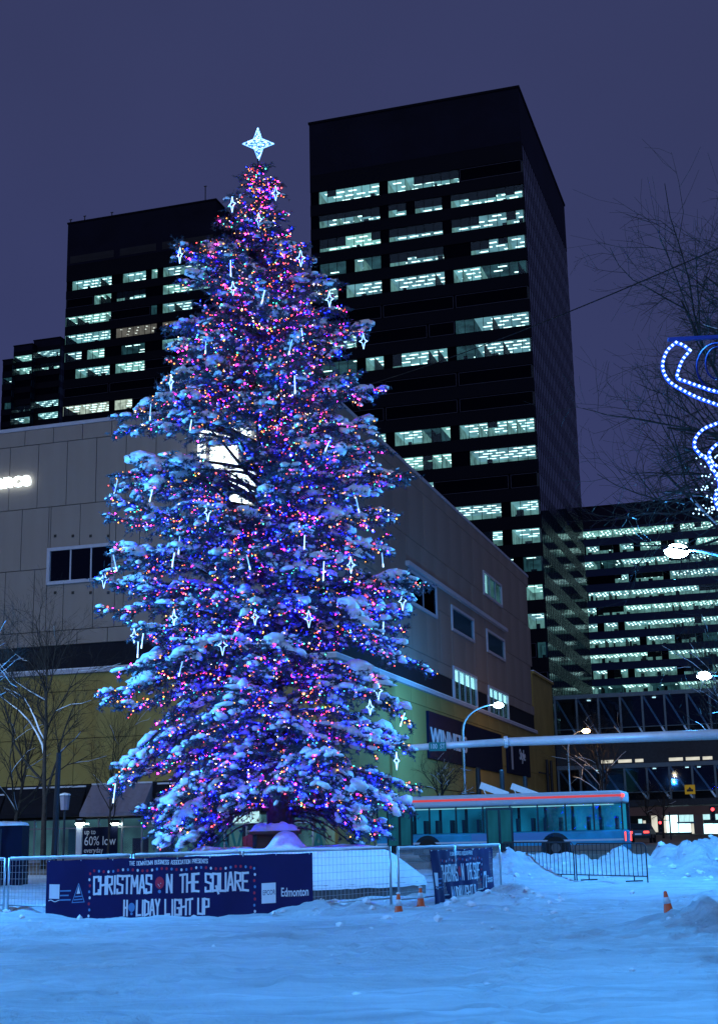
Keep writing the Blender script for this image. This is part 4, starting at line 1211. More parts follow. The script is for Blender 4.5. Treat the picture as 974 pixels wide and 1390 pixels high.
def banner(label, O, d, s0, s1, ztop, hgt, folds=0.0, content=1.0, lean=0.0, rag=0.0):
    """a printed sheet hung in front of the fence; content in a 5.0 x 1.0 layout"""
    n_ = np.array([d[1], -d[0], 0.0])
    if n_[1] > 0: n_ = -n_
    p0 = O + d * s0
    S = thing('banner', label, 'banner', (p0[0], p0[1], gh(p0[0], p0[1])), 0)
    Lb = s1 - s0
    def M(a, b, off):
        """a 0..1 along, b 0..1 up"""
        a = np.asarray(a, float); b = np.asarray(b, float)
        fo = folds * ((1 - b) * .6 + .4) * (np.sin(a * 23 + 1.5 * b) * .5 + np.sin(a * 11 + 2 - b) + np.sin(a * 47 + 3 * b) * .25) + folds * 1.2 * np.exp(-((a - .06 - .10 * (1 - b)) / .05) ** 2)
        fo = fo + .012 * np.sin(a * 31) * np.sin(b * 3.0)
        s = s0 + a * Lb + lean * (1 - b) * (1 - a)
        zt = np.vectorize(ztop)(s0 + a * Lb) - .04 - .015 * np.abs(np.sin(a * PI * 7))
        off = np.asarray(off, float) + .05 + fo * 1.0
        q_ = O[None, :] + d[None, :] * s[:, None] + n_[None, :] * off[:, None]
        return np.stack([q_[:, 0], q_[:, 1], zt - hgt * (1 - b)], 1)
    na, nb_ = 120, 14
    A_, B_ = np.meshgrid(np.linspace(0, 1, na), np.linspace(0, 1, nb_))
    vs = M(A_.ravel(), B_.ravel(), np.zeros(A_.size))
    back = vs - n_ * -(-.006)
    ids = [(i * na + j, i * na + j + 1, (i + 1) * na + j + 1, (i + 1) * na + j) for i in range(nb_ - 1) for j in range(na - 1)]
    MB().add(vs, ids).build('sheet', 'banner_navy', S, smooth=True, world=True)
    cnt = [0]
    def poly(mb, pts, lay=0):
        pts = np.array(pts, float); cnt[0] += 1
        off = .006 + lay * .003 + (cnt[0] % 7) * .0003
        mb.add(M(pts[:, 0] / 5.0, pts[:, 1], np.full(len(pts), off)), [tuple(range(len(pts)))])
    def stroke(mb, x0, y0, x1, y1, t):
        a = np.array([x0, y0]); b = np.array([x1, y1]); u = (b - a) / (np.linalg.norm(b - a) + 1e-9); w = np.array([-u[1], u[0]]) * t / 2
        a = a - u * t * .35; b = b + u * t * .35
        poly(mb, [a - w, b - w, b + w, a + w])
    def words(mb, s, x, xe, y, h, gapr, t):
        mb = MB()
        wf = lambda ch: (1.25 if ch in 'MW' else (.30 if ch == 'I' else (.75 if ch == ' ' else 1)))
        tot_ = sum(wf(c_) for c_ in s) + gapr * (len(s) - 1)
        w = (xe - x - t) / tot_; x += t / 2
        for ch in s:
            ww = w * wf(ch)
            if ch in GLY:
                for (a0, b0, a1, b1) in GLY[ch]: stroke(mb, x + a0 * ww, y + b0 * h, x + a1 * ww, y + b1 * h, t)
            x += ww + gapr * w
        mb.build('lettering', 'print_white', S, world=True)
    def disc(mb, x, y, r, lay=0, n=10, ry=None):
        poly(mb, [(x + r * math.cos(k * 2 * PI / n), y + (ry or r) * math.sin(k * 2 * PI / n)) for k in range(n)], lay)
    wh, bl, rd, nv = MB(), MB(), MB(), MB()
    k = content
    words(wh, 'CHRISTMAS', .90, 2.03, .42, .29, .36, .037)
    words(wh, 'N', 2.29, 2.415, .42, .29, .36, .037)
    words(wh, 'THE', 2.535, 2.92, .42, .29, .36, .037)
    words(wh, 'SQUARE', 3.01, 3.836, .42, .29, .36, .037)
    words(wh, 'H', 1.487, 1.576, .05, .25, .36, .034)
    words(wh, 'LIDAY', 1.725, 2.19, .05, .25, .36, .034)
    words(wh, 'LIGHT', 2.264, 2.80, .05, .25, .36, .034)
    words(wh, 'UP', 2.875, 3.11, .05, .25, .36, .034)
    words(wh, 'THE DOWNTOWN BUSINESS ASSOCIATION PRESENTS', 1.585, 3.07, .885, .065, .36, .0105)
    disc(rd, 2.17, .575, .085, n=16, ry=.10); disc(bl, 2.17, .43, .03)
    for st4 in ((2.14, .55, 2.17, .63), (2.17, .63, 2.20, .58), (2.20, .58, 2.17, .51), (2.14, .55, 2.17, .51)): stroke(wh, *st4, .012)
    disc(bl, 1.645, .19, .062, n=16, ry=.075); disc(bl, 1.645, .085, .025)
    cyc = [wh, bl, rd]
    dots = [(x, .80 + .012 * math.sin(x * 9)) for x in np.arange(.92, 3.92, .092)] + [(.83 + .012 * (j % 2), y) for j, y in enumerate(np.arange(.06, .79, .10))] + [(3.93 + .012 * (j % 2), y) for j, y in enumerate(np.arange(-.02, .79, .10))] + [(x, -.01) for x in np.arange(.9, 3.9, .10)]
    for j, (x, y) in enumerate(dots): disc(cyc[j % 3] if j % 5 else rd, x, y, .022, n=7, ry=.026)
    # logos: book on a wave, lines, triangle, white box, city word
    poly(wh, [(.067, .36), (.266, .36), (.266, .60), (.067, .60)])
    for j in range(8): stroke(wh, .06 + .026 * j, .325 + .014 * math.sin(j), .086 + .026 * j, .325 + .014 * math.sin(j + 1), .014)
    for j, w in enumerate((.19, .15, .19)): stroke(bl, .285, .49 - .075 * j, .285 + w, .49 - .075 * j, .024)
    tri = [(.51, .29), (.74, .29), (.625, .60)]
    for j in range(3): stroke(bl, *tri[j], *tri[(j + 1) % 3], .014)
    poly(wh, [(.59, .43), (.66, .43), (.625, .56)])
    stroke(bl, .565, .385, .685, .385, .022); stroke(bl, .55, .335, .70, .335, .022)
    poly(wh, [(4.065, .20), (4.327, .20), (4.327, .53), (4.065, .53)])
    v, f = text_mesh('EPCOR', .115, 0, .66)
    for ff in f: poly(nv, [(4.085 + v[i, 0] * .235 / v[:, 0].max(), .335 + v[i, 2]) for i in ff], 1)
    v, f = text_mesh('Edmonton', .22, 0, .56, bold=.004)
    for ff in f: poly(wh, [(4.42 + v[i, 0] * .5 / v[:, 0].max(), .31 + v[i, 2] * .9) for i in ff])
    for m_, nm in ((wh, 'print_white'), (bl, 'print_blue'), (rd, 'print_red'), (nv, 'banner_navy')):
        o = m_.build(nm.replace('banner_navy', 'print_navy') if nm != 'banner_navy' else 'print_navy', nm, S, world=True); o['kind'] = 'stuff'
    ty = MB()
    for j in range(9):
        t = M(np.array([.01 + .98 * j / 8]), np.array([1.0]), np.zeros(1))[0]
        ty.ball(t + n_ * .012 + [0, 0, -.02], .016, OCT)
    ty.build('eyelets', 'steel', S, world=True)['kind'] = 'stuff'
    return S
def s_on(px, py, O, d): return face(px, py, O, d)[0]
sa, sb = s_on(64, 1200, G0, dF), s_on(425, 1200, G0, dF)
hb_ = zr_((sa + sb) / 2) - at(250, 1241, (G0 + dF * (sa + sb) / 2)[1])[2]
banner('large navy banner with white festival lettering hung on the front fence', G0, dF, sa, sb, zr_, hb_ + .02)
ha, hb2 = s_on(577, 1190, H0, dH), s_on(668, 1180, H0, dH)
banner('creased navy banner sagging on the side fence right of the cones', H0, dH, ha, hb2, zrh, 1.16, folds=.07, lean=.25)

# ------------------------------------------------------------------ crowd barricades
def barricade(label, a, b, ht):
    g0, g1 = gb(a[0], a[1]) + .03, gb(b[0], b[1]) + .03
    S = thing('barricade', label, 'barricade', (a[0], a[1], g0), 0, 'steel crowd barricades before the snow bank')
    a = np.array([a[0], a[1], g0]); b = np.array([b[0], b[1], g1]); d = b - a; Lq = np.linalg.norm(d)
    up = np.array([0, 0, 1.0])
    lo, hi = .16, ht
    pts = [a + up * .0, a + up * (hi - .08), a + d * .03 + up * hi, b - d * .03 + up * hi, b + up * (hi - .08), b]
    MB().tube(pts, .019, 6).build('frame', 'dark_metal', S, smooth=True, world=True)
    MB().tube([a + up * lo, b + up * lo], .016, 6).build('bottom_rail', 'dark_metal', S, world=True)
    n = max(6, int(Lq / .17))
    me = None
    for i in range(1, n):
        p = a + d * i / n
        cube('bar', 'dark_metal', S, p[0] - a[0] - .009, p[0] - a[0] + .009, p[1] - a[1] - .009, p[1] - a[1] + .009, p[2] - g0 + lo, p[2] - g0 + hi)
    for t in (.18, .82):
        p = a + d * t; nn = np.array([-d[1], d[0], 0]) / Lq
        MB().bar(p - nn * .3 + up * .03, p + nn * .3 + up * .03, .035).bar(p + up * .03, p + up * lo, .03).build('foot', 'dark_metal', S, world=True)
    return S
c0, c1, c2 = on_ground(683, 1194), on_ground(781, 1197), on_ground(879, 1200)
barricade('steel barricade beside the creased banner, left of the pair', c0, c1 - (c1 - c0) * .01, 1.06)
barricade('steel barricade before the high snow bank, right of the pair', c1 + (c2 - c1) * .02, c2, 1.02)
tp = MB(); a, b = at(752, 1176, 46.0), at(842, 1174, 46.0)
for t in np.linspace(0, 1, 20):
    p = a + (b - a) * t
    tp.box(p[0] - .09, p[0] + .09, p[1] - .1, p[1] + .3, gh(p[0], p[1]) - .2, gh(p[0], p[1]) + .10 + .03 * math.sin(t * 40))
tag(tp.build('tarp_roll', 'teal_tarp'), 'green tarp strip lying along the low snow bank behind the barricades', 'tarp')

# ------------------------------------------------------------------ traffic cones
def cone(label, px, py, hpx, lean=0, bury=0.0):
    p = on_ground(px, py)
    ht = hpx * p[1] / 1950.0
    g = gh(p[0], p[1]) - bury
    S = thing('traffic_cone', label, 'traffic cone', (p[0], p[1], g), rnd.uniform(0, 1), 'orange traffic cones')
    if lean: S.rotation_euler = (0, lean, 0)
    k = ht / .46
    MB().box(-.14 * k, .14 * k, -.14 * k, .14 * k, 0, .03 * k).build('base', 'cone_orange', S)
    MB().lathe([(.115 * k, .031 * k), (.10 * k, .05 * k), (.033 * k, ht - .01), (.024 * k, ht)], 18).build('body', 'cone_orange', S, smooth=True)
    MB().lathe([(.074 * k, .22 * k), (.0765 * k, .2201 * k), (.052 * k, .345 * k), (.050 * k, .3451 * k)], 18).build('reflective_band', 'reflective', S, smooth=True)
    v = ICO1[0] * [.05 * k, .05 * k, .025 * k] + [0, 0, ht + .01 * k]
    if not bury: MB().add(v, ICO1[1]).build('snow_cap', 'snow', S, smooth=True)
    return S
cone('orange cone standing by the corner fence post', 541, 1242, 30)
cone('orange cone beside the creased banner', 571, 1235, 26)
cone('leaning orange cone stuck in the snow heap at the right', 908, 1243, 31, lean=-.12, bury=.05)

# ------------------------------------------------------------------ round planter with its snow mound
pcx, pcy, pr_ = PLANTER
pg = gb(pcx, pcy - pr_)
PT = thing('planter', 'round dark planter heaped with snow under the decorated tree', 'planter', (pcx, pcy, pg - .2), 0)
MB().lathe([(pr_, 0), (pr_, .52), (pr_ - .3, .54), (pr_ - .3, .1)], 64).build('kerb', 'concrete', PT)
nr, na = 46, 150
R_, A_ = np.meshgrid(np.linspace(0, 1, nr), np.linspace(0, 2 * PI, na, endpoint=False))
rr_ = R_ * (pr_ + .04)
xx, yy = rr_ * np.cos(A_), rr_ * np.sin(A_)
edge = np.clip((1 - R_) / .42, 0, 1)
hm = .42 + .86 * np.sin(edge * PI / 2) ** 1.1
hm = hm + .10 * fbm(xx * .8 + 5, yy * .8, 3, 51) * edge + .035 * fbm(xx * 3, yy * 3, 3, 53)
hm = hm + .40 * np.exp(-((np.abs(xx + .05) / .40) ** 3 + ((yy + 1.1) / .5) ** 2)) + .12 * np.exp(-(((xx + 2.3) / .5) ** 2 + ((yy + .5) / 1.0) ** 2))
hm = np.where(R_ > .985, hm - .12, hm)
i0 = (np.arange(na)[:, None] * nr + np.arange(nr - 1)[None, :]).ravel()
i1 = (((np.arange(na) + 1) % na)[:, None] * nr + np.arange(nr - 1)[None, :]).ravel()
fast_mesh('snow_mound', np.stack([xx, yy, hm + .12], 2).reshape(-1, 3), np.stack([i0, i0 + 1, i1 + 1, i1], 1), 'snow', PT, smooth=True)

# wooden box with a slatted lid round the foot of the trunk
bx0 = at(338, 1124, TREE_Y - .75); bx1 = at(405, 1124, TREE_Y - .75)
bw_ = (bx1[0] - bx0[0]) / 2; bxc = (bx0[0] + bx1[0]) / 2
SB = thing('trunk_box', 'brown box with overhanging snowy lid round the foot of the spruce trunk', 'box', (bxc, TREE_Y, pg + .9), 0)
zlid = at(370, 1128, TREE_Y - .7)[2] - (pg + .9)
MB().box(-bw_ * .78, bw_ * .78, -.52, .52, -.3, zlid - .08).build('box_body', 'brown_wood', SB)
for sx_ in (-1, 1):
    for sy_ in (-1, 1): cube('corner_post', 'dark_metal', SB, sx_ * bw_ * .8 - .05, sx_ * bw_ * .8 + .05, sy_ * .55 - .05, sy_ * .55 + .05, -.3, zlid - .09)
for k in range(7):
    y = -.72 + k * .24
    cube('lid_slat', 'brown_wood', SB, -bw_, bw_, y - .09, y + .09, zlid - .08, zlid - .01)
nx_, ny_ = 28, 24
U, V = np.meshgrid(np.linspace(-1, 1, nx_), np.linspace(-1, 1, ny_))
hh = .17 * np.clip((1 - U ** 6) * (1 - V ** 6), 0, 1) ** .5 * (1 + .7 * fbm(U * 3, V * 3, 3, 61))
i0 = (np.arange(ny_ - 1)[:, None] * nx_ + np.arange(nx_ - 1)[None, :]).ravel()
fast_mesh('lid_snow', np.stack([U * bw_ * .97, V * .74, zlid - .005 + hh], 2).reshape(-1, 3), np.stack([i0, i0 + 1, i0 + nx_ + 1, i0 + nx_], 1), 'snow', SB, smooth=True)

# ------------------------------------------------------------------ the great spruce
LEFT = [(222, 346), (240, 332), (262, 312), (300, 300), (325, 262), (345, 236), (392, 248), (440, 232), (470, 212), (500, 196), (540, 178), (575, 150), (610, 168), (640, 150), (690, 148), (740, 138), (780, 126), (820, 140), (860, 146), (910, 160), (960, 142), (990, 170), (1030, 172), (1060, 162), (1100, 178), (1150, 218)]
RIGHT = [(222, 354), (240, 374), (262, 386), (300, 388), (325, 412), (360, 430), (385, 458), (410, 452), (445, 498), (480, 492), (520, 520), (560, 512), (600, 524), (650, 558), (690, 540), (740, 526), (790, 574), (820, 552), (860, 548), (910, 582), (960, 566), (1010, 556), (1060, 568), (1090, 560), (1130, 534), (1150, 528)]
def prof_table(tab):
    z = [at(x, y, TREE_Y)[2] for y, x in tab]; r = [at(x, y, TREE_Y)[0] for y, x in tab]
    o = np.argsort(z)
    return np.array(z)[o], np.array(r)[o]
LZ, LX = prof_table(LEFT); RZ, RX = prof_table(RIGHT)
ZB, ZT = pg + .9, at(350, 224, TREE_Y)[2]
def axis_x(z):
    t = np.clip((z - ZB) / (ZT - ZB), 0, 1)
    return TREE_X + (at(350, 224, TREE_Y)[0] - TREE_X) * t ** 1.2 
def radius(z, az):
    """crown radius at height z towards azimuth az (0 = right of picture)"""
    ax = axis_x(z)
    l = ax - np.interp(z, LZ, LX); r = np.interp(z, RZ, RX) - ax
    c = math.cos(az)
    side = r if c > 0 else l
    mid = (l + r) / 2
    return max(.15, side * abs(c) + mid * (1 - abs(c)))
SP = thing('spruce_tree', 'tall snow laden spruce covered in coloured lights on the round planter', 'tree', (TREE_X, TREE_Y, ZB), 0)
ORG = np.array([TREE_X, TREE_Y, ZB])
tz = np.linspace(ZB - .4, ZT - .1, 26)
tr = np.interp(tz, [ZB, ZB + 3, ZB + 10, ZT], [.36, .28, .19, .03])
MB().tube([(axis_x(z) + .04 * math.sin(z * .9), TREE_Y + .03 * math.sin(z * .7), z) for z in tz], tr, 14).build('trunk', 'bark', SP, smooth=True, world=True)

BULBS = {k: [] for k in BULB}
BK = ['red', 'amber', 'blue', 'green', 'pink', 'white']
def nrm(v): return v / (np.linalg.norm(v, axis=-1, keepdims=True) + 1e-9)
ntri = [0]
def snow_lumps(cs, ax, sizes, lod):
    """cs centres (n,3), ax direction (n,3), sizes (n,3) -> verts, tris with noisy lumps"""
    iv, it = lod
    n = len(cs)
    ax = nrm(ax * np.array([1, 1, .7]))
    side = nrm(np.cross(ax, [0, 0, 1.0])); up = np.cross(side, ax)
    ph = rng.uniform(0, 6.28, (n, 1, 3))
    b = iv[None]
    k = 1 + .16 * np.sin(b[..., 0] * 4 + ph[..., 0] + b[..., 1] * 2) + .13 * np.sin(b[..., 1] * 5 + ph[..., 1]) + .12 * np.sin(b[..., 2] * 6 + ph[..., 2] + b[..., 0] * 5) + .08 * np.sin(b[..., 0] * 11 + b[..., 1] * 9 + ph[..., 1]) + .06 * np.sin(b[..., 2] * 15 + b[..., 1] * 12 + ph[..., 2])
    b = b * k[..., None]
    low = np.where(b[..., 2:3] < 0, .55, 1.0)
    v = cs[:, None] + ax[:, None] * b[..., :1] * sizes[:, None, :1] + side[:, None] * b[..., 1:2] * sizes[:, None, 1:2] + up[:, None] * b[..., 2:3] * sizes[:, None, 2:3] * low
    t = it[None] + (np.arange(n) * len(iv))[:, None, None]
    return v.reshape(-1, 3), t.reshape(-1, 3)
def opening(a0, b0, a1, b1):
    """a straight opening between the limbs: a point on its axis, its direction and its half sizes in metres"""
    c0, c1 = at(a0, b0, TREE_Y), at(a1, b1, TREE_Y)
    c = (c0 + c1) / 2; d = c - CAM
    return c, d / d[1], abs(c1[0] - c0[0]) / 2, abs(c1[2] - c0[2]) / 2
OPENINGS = [opening(*g_) for g_ in ((284, 604, 326, 640), (308, 636, 350, 688), (270, 580, 345, 596), (308, 1100, 455, 1160), (285, 1124, 478, 1160))]
def in_gap(P):
    """openings where the store's bright sign shows through, and the cleared space under the lowest boughs"""
    P = np.asarray(P); m_ = np.zeros(len(P), bool)
    for c, d, hx_, hz_ in OPENINGS:
        q_ = c + d * (P[:, 1:2] - c[1])
        m_ |= (np.abs(P[:, 0] - q_[:, 0]) < hx_) & (np.abs(P[:, 2] - q_[:, 2]) < hz_)
    return m_
def make_branch(z, az, scale=1.0, small=False, reach=None):
    Rr = reach or radius(z, az) * scale
    hfrac = (z - ZB) / (ZT - ZB)
    L = max(.25, Rr)
    rise = np.interp(hfrac, [0, .12, .28, .5, .8, 1], [-.36, -.22, .02, .20, .24, .38]) + rng.normal(0, .11)
    bow = np.interp(hfrac, [0, .3, .8, 1], [.15, .12, .07, 0.0]) * rng.uniform(.2, 1.4)
    zt_ = z; za = z - rise * L
    za = min(max(za, ZB + .25 + rng.uniform(0, .5)), ZT - .15)
    rad = np.array([math.cos(az), math.sin(az), 0])
    lat = np.array([-rad[1], rad[0], 0])
    n = max(5, int(L / .22))
    s = np.linspace(0, 1, n)
    wob = rng.normal(0, .05) * L
    pts = np.stack([np.full(n, axis_x(za)), np.full(n, TREE_Y), np.full(n, za)], 1) + rad * (L * s)[:, None] + lat * (wob * np.sin(s * PI * rng.uniform(.8, 1.6)))[:, None]
    pts[:, 2] += (zt_ - za) * s ** 1.15 + bow * L * np.sin(PI * s) - .10 * L * np.clip(s - .5, 0, 1) ** 2 * 2 + .08 * L * np.clip(s - .85, 0, 1) * 4 * (rng.random() < .6)
    r0 = .018 + .014 * L
    tub = MB().tube(pts, np.linspace(r0, .006, n), 5)
    br = tub.build('branch', 'bark', SP, world=True)
    # twigs
    seg0, seg1 = [], []
    ds = .125 / L
    twig_pts = []
    ss = .10 + rng.uniform(0, ds)
    sd = 1
    while ss < .99:
        p = np.array([np.interp(ss, s, pts[:, j]) for j in range(3)])
        tg = nrm(np.array([np.interp(min(1, ss + .05), s, pts[:, j]) for j in range(3)]) - p) if ss < .95 else nrm(pts[-1] - pts[-2])
        l2 = min(.95, .34 * L * (1 - ss) + .22) * rng.uniform(.65, 1.15) * np.interp(ss, [0, .25, .5], [.55, .8, 1])
        ang = rng.uniform(.65, 1.05)
        dr = nrm(tg * math.cos(ang) + lat * sd * math.sin(ang) + np.array([0, 0, rng.uniform(-.50, .38)]))
        m = 4
        q_ = p + dr * (np.linspace(0, 1, m + 1) * l2)[:, None]
        q_[:, 2] -= .12 * l2 * np.linspace(0, 1, m + 1) ** 2
        for i in range(m):
            seg0.append(q_[i]); seg1.append(q_[i + 1])
        twig_pts.append((q_[-1], p, l2, ss))
        k = int(l2 / .085)
        for i in range(k):
            t = (i + .7) / (k + .5)
            b0 = p + dr * l2 * t; b0 = b0 - np.array([0, 0, .12 * l2 * t * t])
            d3 = nrm(dr * .75 + np.cross(dr, [0, 0, 1]) * rng.choice((-1, 1)) * rng.uniform(.4, .9) + np.array([0, 0, rng.uniform(-.85, .45)]))
            l3 = rng.uniform(.12, .30)
            seg0.append(b0); seg1.append(b0 + d3 * l3)
        ss += ds * rng.uniform(.7, 1.3); sd = -sd
    for i in range(n // 2, n - 1):
        seg0.append(pts[i]); seg1.append(pts[i + 1])
    seg0, seg1 = np.array(seg0), np.array(seg1)
    keep = ~in_gap(seg1) | (rng.random(len(seg1)) < .10)
    seg0, seg1 = seg0[keep], seg1[keep]
    if len(seg0) == 0: return br
    # needles: spikes round every twig segment
    per = 11
    m = len(seg0) * per
    t = rng.random((len(seg0), per, 1))
    dv = seg1 - seg0
    c = (seg0[:, None] + dv[:, None] * t).reshape(-1, 3)
    dd = np.repeat(nrm(dv), per, 0)
    rv = nrm(rng.normal(0, 1, (m, 3)))
    nd = nrm(dd * .55 + rv * .8)
    ln = rng.uniform(.06, .125, (m, 1))
    wd = nrm(np.cross(nd, rng.normal(0, 1, (m, 3)))) * rng.uniform(.010, .021, (m, 1))
    v = np.stack([c - wd, c + wd, c + nd * ln], 1).reshape(-1, 3)
    tri = np.arange(3 * m).reshape(-1, 3)
    # thin stems
    sv = nrm(np.cross(dv, [0.1, .2, 1.0])) * .006
    v2 = np.stack([seg0 - sv, seg0 + sv, seg1], 1).reshape(-1, 3)
    v = np.concatenate([v, v2]); tri = np.concatenate([tri, np.arange(3 * len(seg0)).reshape(-1, 3) + 3 * m])
    ntri[0] += len(tri)
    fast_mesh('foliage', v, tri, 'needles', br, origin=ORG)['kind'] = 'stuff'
    # snow pillows on the limb and on the twigs
    cs, ax, sz = [], [], []
    st = rng.uniform(.05, .25)
    dens = np.interp(hfrac, [0, .5, 1], [1.0, .95, .85]); fat = np.interp(hfrac, [0, .45, .7, 1], [1.22, 1.12, 1.0, .95])
    while st < .97:
        if rng.random() < .66 * dens:
            p = np.array([np.interp(st, s, pts[:, j]) for j in range(3)])
            i = min(n - 2, int(st * (n - 1)))
            a = pts[i + 1] - pts[i]
            big = rng.random() ** 1.8
            w = (.038 + .10 * big) * min(1.1, .55 + .16 * L) * fat
            if st < .4: w *= .62
            cs.append(p + [rng.normal(0, .03), rng.normal(0, .03), w * .45]); ax.append(a); sz.append((w * rng.uniform(.95, 1.7), w * rng.uniform(.75, 1.15), w * rng.uniform(.6, .95)))
        st += rng.uniform(.14, .30) / max(L, .8)
    for (e, p, l2, ss_) in twig_pts:
        for _ in range(2):
            if rng.random() < .60 * dens:
                t = rng.uniform(.3, 1.05); w = (.028 + .075 * rng.random() ** 2.2) * fat * min(1.1, .6 + .15 * L)
                cs.append(p + (e - p) * t + [0, 0, w * .4]); ax.append(e - p); sz.append((w * rng.uniform(1.0, 2.0), w * rng.uniform(.8, 1.2), w * rng.uniform(.55, .85)))
    # long crust of snow lying on the inner limb
    if L > 1.0 and rng.random() < .55:
        for st in np.arange(.14, .62, .12):
            p = np.array([np.interp(st, s, pts[:, j]) for j in range(3)]); i = min(n - 2, int(st * (n - 1)))
            w = rng.uniform(.03, .055)
            cs.append(p + [0, 0, r0 * .7 + w * .2]); ax.append(pts[i + 1] - pts[i]); sz.append((L * .075, w, w * .8))
    # one big sagging pillow near the end of many limbs
    if L > 1.2 and rng.random() < .42:
        t = rng.uniform(.68, .95); p = np.array([np.interp(t, s, pts[:, j]) for j in range(3)])
        w = rng.uniform(.12, .22) * min(1.2, .5 + .17 * L)
        cs.append(p + [0, 0, w * .35]); ax.append(pts[-1] - pts[-3]); sz.append((w * rng.uniform(1.2, 1.9), w, w * .8))
        cs.append(p + nrm(pts[-1] - pts[-3]) * w * 1.2 + [0, 0, w * .1]); ax.append(pts[-1] - pts[-3]); sz.append((w * .9, w * .85, w * .7))
    if cs:
        cs, ax, sz = np.array(cs), np.array(ax), np.array(sz)
        keep = ~in_gap(cs); cs, ax, sz = cs[keep], ax[keep], sz[keep]
    if len(cs):
        sm_ = sz[:, 1] < .052
        v, tri = snow_lumps(cs[~sm_], ax[~sm_], sz[~sm_], ICO2)
        v1_, t1_ = snow_lumps(cs[sm_], ax[sm_], sz[sm_], ICO1)
        tri = np.concatenate([tri, t1_ + len(v)]); v = np.concatenate([v, v1_])
        ntri[0] += len(tri)
        fast_mesh('snow', v, tri, 'snow', br, smooth=True, origin=ORG)['kind'] = 'stuff'
    # light bulbs strung through the twigs
    nb_ = rng.poisson(6 + 18.5 * L) if not small else 5
    wts = [.27, .30, .15, .12, .10, .06] if hfrac > .55 else [.21, .26, .27, .13, .08, .05]
    cum = np.cumsum(np.array(wts) / sum(wts)); cum[-1] = 1.01
    placed = 0
    # one string along the limb
    arc = np.r_[0, np.cumsum(np.linalg.norm(np.diff(pts, axis=0), axis=1))]
    ph0 = rng.uniform(0, 6.28)
    for d_ in np.arange(.25 * arc[-1] * rng.random(), arc[-1], .125):
        p = np.array([np.interp(d_, arc, pts[:, j]) for j in range(3)])
        b = p + lat * .07 * math.cos(d_ * 9 + ph0) + np.array([0, 0, .06 * math.sin(d_ * 9 + ph0) + .02]) + rng.normal(0, .018, 3)
        BULBS[BK[int(np.searchsorted(cum, rng.random()))]].append(b); placed += 1
    # the rest in loops out along single twigs
    guard = 0
    while placed < nb_ and twig_pts and guard < 200:
        guard += 1
        e, p, l2, ss_ = twig_pts[rng.integers(0, len(twig_pts))]
        k = max(2, int(l2 / .085)); sag = rng.uniform(-.05, .08)
        for t in (np.arange(k) + rng.random()) / k:
            b = p + (e - p) * t * 1.06 + rng.normal(0, .022, 3) + [0, 0, sag * math.sin(t * PI)]
            BULBS[BK[int(np.searchsorted(cum, rng.random()))]].append(b); placed += 1
    return br
nbr = 0
for py in (1146, 1138, 1128, 1118, 1106, 1094):
    for j in range(8):
        az_ = rng.uniform(-.75, .9) if j % 2 else PI + rng.uniform(-.9, .75)
        make_branch(at(380, py, TREE_Y)[2] + rng.normal(0, .06), az_, rng.uniform(.55, 1.0)); nbr += 1
for py, az_ in ((1092, -1.1), (1088, -2.0), (1080, -1.6), (1098, -.7), (1098, -2.5), (1070, -1.3), (1066, -1.9)):
    make_branch(at(380, py, TREE_Y)[2], az_ + rng.normal(0, .1), rng.uniform(.55, .85)); nbr += 1
z = at(380, 1105, TREE_Y)[2]
while z < ZT - .25:
    hf = (z - ZB) / (ZT - ZB)
    k = 6
    a0 = rng.uniform(0, 6.28)
    for j in range(k):
        az_ = a0 + j * 2 * PI / k + rng.normal(0, .22)
        if rng.random() < .04 or (math.sin(az_) > .5 and rng.random() < .62): continue
        sc2 = rng.uniform(.88, 1.07) if rng.random() < .66 else rng.uniform(.5, .85)
        make_branch(z + rng.uniform(-.30, .30), az_, sc2); nbr += 1
    z += np.interp(hf, [0, .5, .85, 1], [.44, .42, .33, .24])
# limbs that reach past the outline, where the photograph shows their tips
for px, py in ((244, 345), (152, 578), (128, 783), (142, 955), (166, 1042), (500, 446), (518, 524), (558, 652), (574, 790), (584, 910), (560, 1012), (568, 1068), (530, 1140), (225, 1150), (460, 384), (190, 700), (150, 655), (552, 850), (156, 1060), (205, 1120), (548, 1095), (236, 1135), (200, 560), (520, 705)):
    p = at(px, py, TREE_Y)
    make_branch(p[2], 0.05 * rnd.uniform(-3, 3) if px > 370 else PI + .05 * rnd.uniform(-3, 3), 1.02); nbr += 1
def surf(px, py, inset=.93):
    Yd = TREE_Y - 2
    for _ in range(6):
        p = at(px, py, Yd)
        dx = p[0] - axis_x(p[2])
        R = radius(p[2], 0.0 if dx > 0 else PI)
        R = max(R, abs(dx) * 1.02)
        Yd = TREE_Y - math.sqrt(max(R * R - dx * dx, 0.01)) * inset - .12
    return at(px, py, Yd)
ORD = ['first', 'second', 'third', 'fourth', 'fifth', 'sixth', 'seventh', 'eighth', 'ninth', 'tenth', 'eleventh', 'twelfth', 'thirteenth', 'fourteenth', 'fifteenth', 'sixteenth', 'seventeenth', 'eighteenth', 'nineteenth', 'twentieth', 'twenty-first', 'twenty-second', 'twenty-third', 'twenty-fourth', 'twenty-fifth', 'twenty-sixth', 'twenty-seventh', 'twenty-eighth', 'twenty-ninth', 'thirtieth']
stars = [(315, 277), (351, 298), (244, 346), (316, 391), (447, 406), (493, 463), (374, 262), (408, 350), (232, 519), (282, 695), (141, 786), (236, 838), (182, 863), (302, 876), (346, 838), (419, 840), (546, 816), (538, 1033), (513, 938), (502, 960), (476, 767)]
